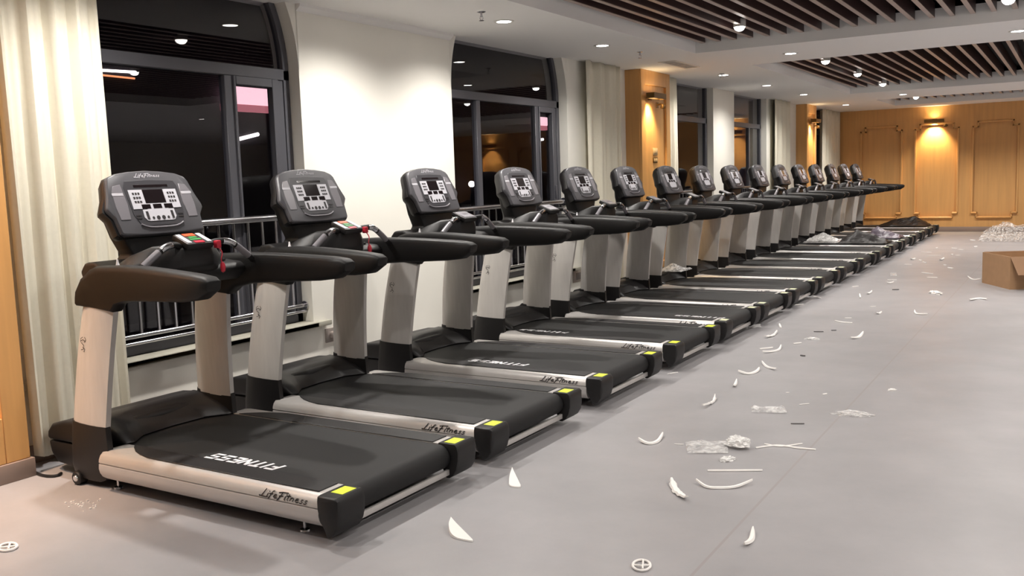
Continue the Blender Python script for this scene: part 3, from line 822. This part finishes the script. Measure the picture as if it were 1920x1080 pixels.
def sprinkler(x, y, lb):
    r_ = tag(link('ceiling_sprinkler', None, loc=(x, y, CZ)), lb, 'sprinkler', 'ceiling sprinklers')
    link('escutcheon', MB().lathe([(0, -.008), (.02, -.008), (.035, -.002), (.035, .006), (0, .006)]).mesh('escutcheon', M_steel), r_)
    link('stem', MB().lathe([(.009, -.005), (.009, -.03), (.012, -.034), (.012, -.04), (0, -.04)]).mesh('stem', M_steel), r_)
    a = MB().tube([(-.011, 0, -.036), (-.016, 0, -.052), (-.004, 0, -.068)], .003, 6); a.tube([(.011, 0, -.036), (.016, 0, -.052), (.004, 0, -.068)], .003, 6)
    link('yoke', a.mesh('yoke', M_steel), r_)
    link('deflector', MB().lathe([(0, -.066), (.02, -.067), (.02, -.07), (0, -.071)]).mesh('deflector', M_steel), r_)
sprinkler(-1.40, 6.30, 'small metal sprinkler hanging from the soffit left of the largest downlight')
sprinkler(-1.41, 9.44, 'small metal sprinkler in the soffit before the first orange pillar')
sprinkler(-1.46, 12.3, 'small metal sprinkler right beside the downlight past the first orange pillar')
r = tag(link('ceiling_vent', None, loc=(-1.5, 10.85, CZ)), 'flat beige ventilation grille in the soffit above the first orange pillar', 'vent')
fr = MB().box(-.11, .11, -.42, -.40, -.010, 0).box(-.11, .11, .40, .42, -.010, 0).box(-.11, -.09, -.40, .40, -.010, 0).box(.09, .11, -.40, .40, -.010, 0)
M_vent = mat('beige grille', rgb(232, 224, 214), .6)
link('grille_frame', fr.mesh('grille_frame', M_vent, bevel=.002, seg=1), r)
bl = MB()
for k in range(6): bl.prism([(-.088 + .03 * k, -.001), (-.076 + .03 * k, -.001), (-.062 + .03 * k, -.009), (-.070 + .03 * k, -.009)], 'y', -.40, .40)
link('grille_blades', bl.mesh('grille_blades', M_vent, smooth=False), r)

# ------------------------------------------------------------------ wall lamps
def wall_lamp(x, y, face_y, lb, pw, group='bronze wall lamps', arm_side=1, col=(1, .74, .40)):
    """box shade on a back plate, open above and below, with a small side bracket"""
    r_ = tag(link('wall_lamp', None, loc=(x, y, 2.47)), lb, 'wall lamp', group)
    if not face_y: r_.rotation_euler.z = 0
    else: r_.rotation_euler.z = -math.pi / 2        # local +x looks out of the wall
    link('back_plate', MB().box(0, .014, -.05, .05, -.05, .05).mesh('back_plate', M_brass, bevel=.003), r_)
    link('arm', MB().box(.014, .05, -.015, .015, -.015, .015).mesh('arm', M_brass), r_)
    sh = MB().box(.04, .05, -.2, .2, -.035, .035).box(.14, .15, -.2, .2, -.035, .035).box(.05, .14, -.2, -.19, -.035, .035).box(.05, .14, .19, .2, -.035, .035)
    link('shade', sh.mesh('shade', M_brass, bevel=.002, seg=1), r_)
    link('lens', MB().box(.052, .138, -.186, .186, -.006, .004).mesh('lens', M_wlens), r_)
    br = MB().box(0, .012, arm_side * .24 - .03, arm_side * .24 + .03, -.13, -.06).tube([(.01, arm_side * .24, -.09), (.06, arm_side * .24, -.085), (.09, arm_side * .225, -.1)], .012, 8)
    br.lathe([(0, 0), (.03, 0), (.034, .01), (.026, .045), (.015, .055), (0, .056)], (.09, arm_side * .225, -.145), 'z', 14)
    link('side_bracket', br.mesh('side_bracket', M_brass), r_)
    spot('lamp', (.095, 0, -.03), pw, 96, .75, col, r_, aim=(-.30, 0, -1), rad=.05)
    if face_y: spot('lamp', (.095, 0, .03), pw * .05, 120, .8, col, r_, aim=(-.25, 0, 1), rad=.05)
wall_lamp(-2.03, 2.05, False, 'bronze wall lamp on the nearest orange pillar, left of the cream curtain', 250, 'bronze wall lamps on pillars', col=(1, .66, .44))
wall_lamp(-2.03, 11.16, False, 'bronze wall lamp glowing on the first orange pillar above the treadmill consoles', 70, 'bronze wall lamps on pillars')
wall_lamp(-2.03, 19.60, False, 'bronze wall lamp glowing on the far second orange pillar', 70, 'bronze wall lamps on pillars')
wall_lamp(-.10, YB - .046, True, 'bronze wall lamp glowing on the orange panelled end wall', 140, 'bronze wall lamps on the end wall')
for xx in (3.5, 7.1): wall_lamp(xx, YB - .046, True, 'bronze wall lamp on the right half of the panelled end wall', 140, 'bronze wall lamps on the end wall')

# ------------------------------------------------------------------ wall plates
r = tag(link('wall_outlet', None, loc=(XW, 5.31, .33)), 'small steel outlet plate low on white wall, behind the second treadmill', 'outlet', 'wall outlets')
link('plate', MB().box(0, .012, -.075, .075, -.055, .055).mesh('plate', M_plate, bevel=.003), r)
link('plug', MB().lathe([(.026, .01), (.03, .02), (.026, .05), (.014, .058), (0, .058)], (0, -.01, 0), 'x', 16).mesh('plug', M_plate), r)
r = tag(link('wall_outlet', None, loc=(XW, 9.48, .345)), 'grey slotted outlet plate low on the wall, seen between fourth and fifth treadmill', 'outlet', 'wall outlets')
link('plate', MB().box(0, .012, -.13, .13, -.065, .065).mesh('plate', M_plate, bevel=.003), r)
sl = MB()
for k in range(6): sl.box(.011, .0135, -.06 + .03 * k, -.045 + .03 * k, -.04, .04)
link('slots', sl.mesh('slots', M_dark, smooth=False), r)
r = tag(link('light_switch', None, loc=(-2.06, 11.38, 1.78)), 'beige switch plate on the first orange pillar below the lamp, upper of two', 'switch', 'wall switches')
link('plate', MB().box(0, .012, -.075, .075, -.045, .045).mesh('plate', M_swp, bevel=.003), r)
link('rocker', MB().box(.01, .017, -.05, .05, -.028, .028).mesh('rocker', M_swp, bevel=.002), r)
r = tag(link('light_switch', None, loc=(-2.06, 11.38, 1.67)), 'small brown double switch on the first orange pillar, lower of two', 'switch', 'wall switches')
link('plate', MB().box(0, .01, -.07, .07, -.035, .035).mesh('plate', M_brass, bevel=.003), r)
for y in (-.033, .033): link('rocker', MB().box(.009, .016, y - .022, y + .022, -.02, .02).mesh('rocker', M_swp, bevel=.002), r)

# ------------------------------------------------------------------ cable
pts = [(-2.2, 2.80, .07), (-2.12, 2.765, .012), (-1.98, 2.735, .008), (-1.91, 2.742, .008), (-1.885, 2.765, .008), (-1.90, 2.80, .008)]
tag(link('power_cable', MB().tube(smooth_path(pts, 8), .008, 8).mesh('power_cable', M_cable)), 'thin black cable curling on floor between curtain and nearest treadmill', 'cable')

# ------------------------------------------------------------------ cardboard box
A = Vector((1.679, 12.892, 0)); d = (Vector((2.021, 12.248, 0)) - A); ln = d.length; d.normalize(); e = Vector((-d.y, d.x, 0))   # e points right and back
r = tag(link('cardboard_box', None, loc=A, rz=math.atan2(d.y, d.x)), 'open brown cardboard box standing on the floor at the right edge', 'box')
Wd, H, T = .62, .385, .008
b = MB().box(0, ln, 0, T, 0, H).box(0, T, T, Wd - T, 0, H).box(ln - T, ln, T, Wd - T, 0, H).box(0, ln, Wd - T, Wd, 0, H).box(T, ln - T, T, Wd - T, 0, T)
link('carton', b.mesh('carton', M_card, smooth=False), r)
def flap(p0, p1, q1, q0, nm):
    m_ = MB(); n_ = (Vector(p1) - Vector(p0)).cross(Vector(q0) - Vector(p0)).normalized() * .006
    m_.loft([[Vector(p) for p in (p0, p1, q1, q0)], [Vector(p) + n_ for p in (p0, p1, q1, q0)]])
    link(nm, m_.mesh(nm, M_cardin, smooth=False), r)
flap((ln + .001, .0, H), (ln + .001, Wd, H), (ln + .16, Wd - .02, H - .20), (ln + .16, .02, H - .20), 'flap')
flap((0.02, T, H - .002), (ln - .02, T, H - .002), (ln - .06, .10, H - .2), (.06, .10, H - .2), 'flap')
flap((.02, Wd, H), (ln - .02, Wd, H), (ln - .05, Wd + .2, H - .08), (.05, Wd + .2, H - .08), 'flap')
flap((0, .02, H), (0, Wd - .02, H), (-.02, Wd - .05, H - .03), (-.02, .05, H - .03), 'flap')

# ------------------------------------------------------------------ plastic sheets and wrap
def sheet(name, x0, x1, y0, y1, z, peaks, m, lb, cat, seed, n=26, rough=.018, group=None):
    """a crumpled sheet lying on z with given raised folds (x, y, height, radius)"""
    cx_, cy_ = (x0 + x1) / 2, (y0 + y1) / 2; bm = MB(); G = []
    for i in range(n + 1):
        row = []
        for j in range(n + 1):
            u, v_ = i / n, j / n
            wob = .10 * (noise.noise(Vector((u * 3, v_ * 3, seed))) + noise.noise(Vector((u * 8, v_ * 8, seed + 9))) * .4)
            x = x0 + (x1 - x0) * u + wob * (x1 - x0) * .5; y = y0 + (y1 - y0) * v_ + wob * (y1 - y0) * .4
            h = .004 + rough * (1 + noise.noise(Vector((x * 9, y * 9, seed)))) + rough * .7 * abs(noise.noise(Vector((x * 22, y * 22, seed + 3))))
            for px, py, ph, pr in peaks:
                dd = math.hypot((x - px) / pr, (y - py) / (pr * .8)); h += ph * max(0, 1 - dd) ** 1.1
            if i in (0, n) or j in (0, n): h = min(h, .012)
            row.append(bm.v((x - cx_, y - cy_, h)))
        G.append(row)
    for i in range(n):
        for j in range(n): bm.face([G[i][j], G[i + 1][j], G[i + 1][j + 1], G[i][j + 1]])
    me = bm.mesh(name, m, recalc=False, smooth=False)
    o = link(name, me, loc=(cx_, cy_, z))
    md = o.modifiers.new('thickness', 'SOLIDIFY'); md.thickness = .003; md.offset = 1
    return tag(o, lb, cat, group)
def ty(i): return Y0 + i * SP + DY[i] + .382
ZD = .2095
sheet('plastic_sheet', -.78, -.02, ty(11) - .36, ty(11) + .33, ZD, [(-.52, ty(11) - .05, .21, .34), (-.22, ty(11), .10, .25)], M_bag, 'crumpled black plastic sheet peaked up on deck of the twelfth treadmill', 'plastic sheet', 2.1, group='plastic sheets on decks')
sheet('packing_wrap', -1.36, -.82, ty(11) - .30, ty(11) + .28, ZD, [(-1.1, ty(11), .13, .3)], M_filmw, 'white packing wrap on the front of the twelfth treadmill deck, left of black sheet', 'packing wrap', 5.3, rough=.03)
sheet('plastic_sheet', -.52, .0, ty(12) - .32, ty(12) + .30, ZD, [(-.40, ty(12) - .05, .18, .3), (-.15, ty(12), .06, .3)], M_bagp, 'grey violet plastic sheet on the deck of the thirteenth treadmill', 'plastic sheet', 8.8, group='plastic sheets on decks')
sheet('plastic_sheet', -.98, -.04, ty(15) - .34, ty(15) + .33, ZD, [(-.66, ty(15) - .05, .14, .35), (-.30, ty(15), .19, .34)], M_bag, 'dark brown plastic sheet rumpled on deck of the last treadmill', 'plastic sheet', 11.4, group='plastic sheets on decks')
sheet('plastic_bag', -1.62, -1.3, ty(6) - .12, ty(6) + .24, .318, [(-1.48, ty(6) + .06, .07, .16)], M_film, 'crumpled clear plastic bag on the front hood of the seventh treadmill', 'plastic bag', 6.6, n=18, rough=.02)
sheet('plastic_bag', 1.05, 2.05, 19.75, 20.95, 0, [(1.45, 20.4, .28, .40), (1.8, 20.3, .24, .36), (1.2, 20.5, .10, .3)], M_pile, 'big heap of clear plastic wrap on the floor by the end wall, behind the box', 'plastic wrap', 4.4, n=34, rough=.05)

# ------------------------------------------------------------------ litter on the floor
def foam(pts, wd, lb, name='foam_scrap', kind='curl', m=None, group=None, seed=0):
    rnd = random.Random(seed); m = m or M_foam
    P = smooth_path([(x, y, 0) for x, y in pts], 8); n = len(P)
    c0 = sum(P, Vector()) / n; bm = MB(); loops = []
    for i, p in enumerate(P):
        t = i / (n - 1)
        dv = P[min(i + 1, n - 1)] - P[max(i - 1, 0)]; dv.normalize(); nv = Vector((-dv.y, dv.x, 0))
        prof = {'curl': .30 + .70 * math.sin(math.pi * t) ** .6, 'strip': .7 + .3 * math.sin(math.pi * t), 'chip': .6 + .4 * math.sin(math.pi * t),
                'torn': .35 + .65 * math.sin(math.pi * min(1, t * .9 + .08)) + .25 * rnd.uniform(-1, 1), 'stick': 1.}[kind]
        hw = max(.15, prof) * wd * .5
        lift = .002 + (.012 * (2 * t - 1) ** 2 if kind in ('curl', 'torn') else .0) + (rnd.uniform(0, .006) if kind == 'torn' else 0)
        th = min(.010, wd * .45)
        q = p - c0
        loops.append([q + nv * hw + Vector((0, 0, lift)), q + nv * hw * .6 + Vector((0, 0, lift + th)), q - nv * hw * .6 + Vector((0, 0, lift + th * .9)), q - nv * hw + Vector((0, 0, lift))])
    bm.loft(loops)
    return tag(link(name, bm.mesh(name, m), loc=(c0.x, c0.y, 0)), lb, 'litter', group)
def crumple(pts, rad, lb, name='packing_scrap', m=None, group=None, seed=0, flat=.45):
    P = [Vector((x, y, 0)) for x, y in pts]; c0 = sum(P, Vector()) / len(P)
    ax = (P[-1] - P[0]); L = max(ax.length / 2, rad * .6); ang = math.atan2(ax.y, ax.x)
    b = bmesh.new(); bmesh.ops.create_icosphere(b, subdivisions=4, radius=1)
    for v in b.verts:
        k = 1 + .45 * noise.noise(v.co * 2.2 + Vector((seed, 0, 0))) + .22 * noise.noise(v.co * 5.5 + Vector((0, seed, 0)))
        q = v.co * k; q = Vector((q.x * L * 1.1, q.y * rad * .7, max(-.2, q.z) * rad * flat))
        v.co = Matrix.Rotation(ang, 3, 'Z') @ q
    z0 = min(v.co.z for v in b.verts)
    for v in b.verts: v.co.z -= z0 - .0005
    me = bpy.data.meshes.new(name); b.to_mesh(me); b.free(); me.materials.append(m or M_filmw)
    return tag(link(name, me, loc=(c0.x, c0.y, 0)), lb, 'litter', group)
def film(q, lb, seed, group=None, name='packing_film'):
    c0 = sum((Vector((x, y, 0)) for x, y in q), Vector()) / 4; n = 18; bm = MB(); G = []
    a, b_, c_, d_ = [Vector((x, y, 0)) - c0 for x, y in q]
    for i in range(n + 1):
        row = []
        for j in range(n + 1):
            u, v_ = i / n, j / n
            p = a.lerp(b_, u).lerp(d_.lerp(c_, u), v_)
            h = .003 + .010 * (1 + noise.noise(Vector((p.x * 25, p.y * 25, seed)))) * (1 if 0 < i < n and 0 < j < n else .3)
            row.append(bm.v((p.x, p.y, h)))
        G.append(row)
    for i in range(n):
        for j in range(n): bm.face([G[i][j], G[i + 1][j], G[i + 1][j + 1], G[i][j + 1]])
    return tag(link(name, bm.mesh(name, M_film, recalc=False), loc=(c0.x, c0.y, 0)), lb, 'litter', group)
def blade(q, lb, group=None):
    """a flat teardrop of foam, one end lifted"""
    a, b_, c_ = [Vector((x, y, 0)) for x, y in q]; c0 = (a + b_ + c_) / 3
    ed = smooth_path([a, (a + b_) / 2 + (b_ - c_) * .12, b_, (b_ + c_) / 2 + (b_ - a) * .10, c_, (a + c_) / 2 + (c_ - b_) * .04, a], 5)[:-1]
    lo = [p - c0 + Vector((0, 0, .001)) for p in ed]
    hi = [(p - c0) * .97 + Vector((0, 0, .007 + .05 * max(0, (p - c_).length / (a - c_).length - .35))) for p in ed]
    bm = MB(); bm.loft([lo, hi])
    return tag(link('foam_scrap', bm.mesh('foam_scrap', M_foam), loc=(c0.x, c0.y, 0)), lb, 'litter', group)
def ring(q, wd, lb, group=None):
    a, b_, c_, d_ = [Vector((x, y, 0)) for x, y in q]; c0 = (a + b_ + c_ + d_) / 4
    ux_, uy_ = (c_ - a) / 2, (b_ - d_) / 2
    bm = MB(); bm.tube([ux_ * math.cos(t) + uy_ * math.sin(t) + Vector((0, 0, wd * .55)) for t in [6.2832 * k / 24 for k in range(25)]], wd * .5, 7)
    bm.tube([ux_ * -.9 + Vector((0, 0, wd * .6)), uy_ * .3 + Vector((0, 0, wd)), ux_ * .9 + Vector((0, 0, wd * .6))], wd * .45, 6)
    bm.tube([ux_ * .2 - uy_ * .9 + Vector((0, 0, wd * .6)), ux_ * .1 + uy_ * .9 + Vector((0, 0, wd))], wd * .4, 6)
    return tag(link('foam_ring', bm.mesh('foam_ring', M_foam), loc=(c0.x, c0.y, 0)), lb, 'litter', group)

GF = 'white foam scraps near the camera'
foam([(.61, 4.64), (.68, 4.61), (.71, 4.67), (.69, 4.80)], .024, 'smooth white foam crescent alone on floor, left of the clear film', group=GF)
film([(.85, 4.73), (1.06, 4.83), (1.13, 4.62), (.94, 4.53)], 'flat rectangular piece of clear packing film on the floor', 1.7, 'clear packing film')
crumple([(1.08, 4.75), (1.13, 4.77), (1.20, 4.75)], .075, 'white crumpled plastic bunched on the right end of the flat clear film', seed=2.).location.z = .016
crumple([(1.14, 4.48), (1.18, 4.55)], .036, 'small curled white plastic piece just in front of the clear film', seed=5.)
foam([(1.23, 4.78), (1.32, 4.87), (1.44, 4.87), (1.52, 4.88)], .013, 'long thin white foam strip, lower of two crossing right of the film', kind='strip', group=GF)
foam([(1.25, 4.87), (1.34, 4.865), (1.43, 4.96)], .010, 'thin white foam strip, upper of two crossing right of the film', kind='strip', group=GF, seed=3)
foam([(1.13, 4.30), (1.25, 4.36), (1.37, 4.42)], .013, 'straight long white foam strip between the clear film and long crescent', kind='strip', group=GF)
foam([(1.14, 4.11), (1.21, 4.06), (1.27, 4.08), (1.33, 4.12), (1.38, 4.22)], .018, 'long shallow white foam crescent below the straight strip', group=GF)
foam([(1.03, 4.07), (1.10, 3.95), (1.19, 3.85)], .036, 'ragged torn white foam piece left of the long shallow crescent', kind='torn', group=GF, seed=4)
foam([(.56, 6.59), (.64, 6.57), (.67, 6.66), (.67, 6.75)], .028, 'fishtail shaped white foam curl on the floor behind third treadmill', group=GF)
foam([(.62, 6.99), (.70, 6.86), (.79, 6.77)], .022, 'curved white foam curl just above the fishtail shaped one', group=GF)
foam([(.64, 6.30), (.68, 6.11)], .024, 'short white foam chip just below the fishtail shaped curl', group=GF)
foam([(.66, 5.78), (.69, 5.65), (.68, 5.49)], .022, 'jagged torn white strip behind the second treadmill', kind='torn', group=GF, seed=8)
film([(.95, 5.62), (1.14, 5.70), (1.19, 5.56), (.99, 5.50)], 'small flat cloudy piece of packing film on open floor', 6.1, 'clear packing film')
crumple([(1.46, 5.66), (1.55, 5.70), (1.64, 5.70)], .055, 'wispy crumpled clear film right of the small flat film', m=M_film, seed=9., flat=.4)
crumple([(1.63, 6.43), (1.67, 6.45)], .022, 'tiny white crumb alone on the open floor at right', m=M_foam, seed=3.)
foam([(1.27, 5.34), (1.34, 5.37)], .009, 'short dark stick on the floor right below the small flat film', 'dark_stick', 'stick', M_dark)
foam([(1.56, 3.63), (1.58, 3.54), (1.58, 3.45)], .025, 'short white foam strip standing alone at the lower right', group=GF)
blade([(.39, 3.13), (.47, 3.02), (.58, 3.02)], 'big white teardrop foam piece right of the nearest treadmill end', GF)
blade([(.27, 3.84), (.35, 3.68), (.41, 3.69)], 'small pointed white foam shell behind the first two treadmills', GF)
ring([(1.26, 3.09), (1.31, 3.06), (1.32, 3.12), (1.27, 3.15)], .010, 'white foam ring with a crossbar at the bottom edge', 'white foam rings')
ring([(-1.18, 2.05), (-1.11, 2.05), (-1.13, 2.10), (-1.19, 2.10)], .011, 'white foam ring at the far left bottom, near orange pillar', 'white foam rings')
for q, w_ in (([(1.04, 6.10), (1.06, 6.11)], .008), ([(1.27, 6.14), (1.29, 6.17)], .012), ([(1.20, 5.81), (1.25, 5.86)], .007), ([(.81, 4.67), (.86, 4.68)], .006), ([(.10, 6.35), (.15, 6.43)], .010)):
    foam(q, w_, 'tiny white sliver on the floor between the larger foam pieces', 'foam_sliver', 'chip', group='tiny white slivers')
# middle distance
GM = 'white foam scraps in the middle distance'
foam([(1.02, 8.29), (1.06, 8.40), (1.06, 8.62)], .033, 'wing shaped white foam curl on middle floor, tip pointing up', group=GM)
crumple([(.67, 8.16), (.72, 8.18), (.77, 8.18)], .032, 'round crumpled white scrap left of the wing shaped curl', seed=12., group=GM)
foam([(.63, 7.89), (.68, 7.95)], .018, 'short pale strip just below the round crumpled scrap', kind='strip', group=GM)
foam([(.81, 7.40), (.85, 7.39)], .016, 'small dark grey crumb on floor below the short pale strip', 'dark_crumb', 'chip', M_dark)
foam([(.64, 8.56), (.72, 8.59)], .012, 'thin dark sliver on the floor left of a smaller dark sliver', 'dark_stick', 'stick', M_dark)
foam([(.77, 8.68), (.81, 8.70)], .012, 'smaller dark sliver on the floor, above the wing shaped curl', 'dark_stick', 'stick', M_dark)
foam([(.68, 9.25), (.76, 9.18), (.86, 9.17)], .018, 'long thin white strip lying above the small dark slivers', kind='strip', group=GM)
foam([(.73, 9.46), (.79, 9.48)], .012, 'faint short strip right above the long thin strip', kind='strip', group=GM)
foam([(.33, 8.10), (.36, 8.21), (.35, 8.39)], .027, 'torn white scrap on the floor behind the fifth treadmill', kind='torn', group=GM, seed=15)
foam([(.24, 8.88), (.31, 8.67)], .025, 'small upright white chip above the torn scrap behind fifth treadmill', kind='chip', group=GM)
foam([(.44, 7.55), (.52, 7.65)], .019, 'short white strip, upper piece of a pair behind the fourth treadmill', kind='strip', group=GM)
foam([(.51, 7.39), (.56, 7.47), (.59, 7.57), (.57, 7.72)], .025, 'white crescent, lower piece of a pair behind the fourth treadmill', group=GM)
film([(-.02, 8.72), (.08, 8.80), (.14, 8.62), (.03, 8.55)], 'scrap of clear film beside the end of the fifth treadmill', 3.3, 'clear packing film')
foam([(1.28, 10.11), (1.32, 9.96), (1.43, 9.90)], .023, 'hooked white curl alone on the floor, in front of the box', group=GM)
foam([(.96, 9.81), (1.0, 9.90)], .034, 'small white lump with a shadow, left of the hooked curl', kind='torn', group=GM, seed=19)
foam([(1.70, 11.10), (1.77, 11.32), (1.86, 11.22)], .038, 'winged white foam scrap just in front of the cardboard box', group=GM)
crumple([(1.23, 11.73), (1.29, 11.67), (1.36, 11.55)], .055, 'bright crumpled white lump left of the cardboard box', seed=21., m=M_foam, group=GM)
foam([(1.47, 13.45), (1.55, 13.20), (1.64, 13.19)], .021, 'bent white strip touching the left side of the cardboard box', group=GM)
foam([(.79, 11.86), (.86, 11.89)], .018, 'dark sliver alone on the floor far left of the box', 'dark_stick', 'stick', M_dark)
foam([(.51, 11.35), (.58, 11.02)], .022, 'small upright white chip on the floor behind the eighth treadmill', kind='chip', group=GM)
foam([(.59, 11.35), (.61, 11.56)], .028, 'small torn chip just right of the upright chip, behind eighth treadmill', kind='torn', group=GM, seed=23)
foam([(.81, 10.33), (.86, 10.37)], .011, 'faint tiny strip above the small white lump', kind='chip', group=GM)
# the far scatter: small scraps that nothing tells apart
FAR = [([(.44, 15.81), (.48, 15.95)], .057, 'torn'), ([(.9, 20.25), (1.0, 20.1)], .029, 'chip'), ([(1.11, 18.5), (1.15, 18.6)], .042, 'chip'), ([(.78, 18.19), (.87, 18.13)], .018, 'strip'),
       ([(.92, 17.91), (1.01, 17.83)], .016, 'strip'), ([(.92, 16.79), (.93, 16.91)], .033, 'chip'), ([(.99, 16.72), (1.06, 16.73)], .018, 'chip'), ([(.86, 15.81), (.89, 16.07)], .041, 'torn'),
       ([(.56, 15.81), (.62, 15.66)], .026, 'chip'), ([(.66, 15.47), (.73, 15.34)], .020, 'chip'), ([(1.0, 15.06), (1.04, 15.02)], .029, 'chip'), ([(1.1, 14.67), (1.18, 14.56)], .038, 'chip'),
       ([(.85, 13.9), (1.01, 13.78)], .018, 'strip'), ([(.99, 13.33), (1.12, 13.33)], .017, 'strip'), ([(.56, 12.93), (.67, 12.94)], .014, 'strip'), ([(.63, 12.46), (.69, 12.6)], .025, 'torn'),
       ([(.29, 12.04), (.35, 12.11)], .016, 'strip'), ([(.06, 11.0), (.18, 10.84)], .017, 'strip'), ([(.02, 10.2), (.12, 10.3)], .017, 'strip'), ([(.52, 18.16), (.54, 18.26)], .029, 'chip'),
       ([(.4, 17.3), (.57, 17.21)], .016, 'chip'), ([(.56, 16.65), (.78, 16.66)], .016, 'chip'), ([(.46, 15.04), (.56, 15.02)], .017, 'strip')]
for k, (q, w_, kd) in enumerate(FAR):
    foam(q, w_, 'small white scrap in the scatter on the far floor, left of and beyond the box', kind=kd, group='small scraps on the far floor', seed=40 + k)
film([(.46, 13.75), (.54, 13.77), (.61, 13.39), (.52, 13.37)], 'little curl of clear film on floor behind the tenth treadmill', 7.7, 'clear packing film')
# crumbs by the nearest treadmill
cr = MB(); rnd = random.Random(3)
for k in range(26):
    x, y, s_ = -1.36 + rnd.gauss(0, .05), 2.56 + rnd.gauss(0, .025), rnd.uniform(.002, .004)
    cr.box(x - s_, x + s_, y - s_, y + s_, 0, s_ * 1.6)
tag(link('foam_crumbs', cr.mesh('foam_crumbs', M_foam, smooth=False)), 'sprinkle of tiny white crumbs on floor before the nearest treadmill', 'litter', kind='stuff')

# ------------------------------------------------------------------ world and view
wd = bpy.data.worlds.new('night'); S.world = wd; wd.use_nodes = True
wd.node_tree.nodes['Background'].inputs[0].default_value = (.012, .008, .014, 1)
wd.node_tree.nodes['Background'].inputs[1].default_value = .6
S.view_settings.view_transform = 'Standard'; S.view_settings.look = 'None'
S.view_settings.exposure = 0.25; S.view_settings.gamma = 1; S.view_settings.use_curve_mapping = False
S.cycles.max_bounces = 8; S.cycles.transparent_max_bounces = 16
S.cycles.sample_clamp_indirect = 6
S.cycles.use_denoising = True
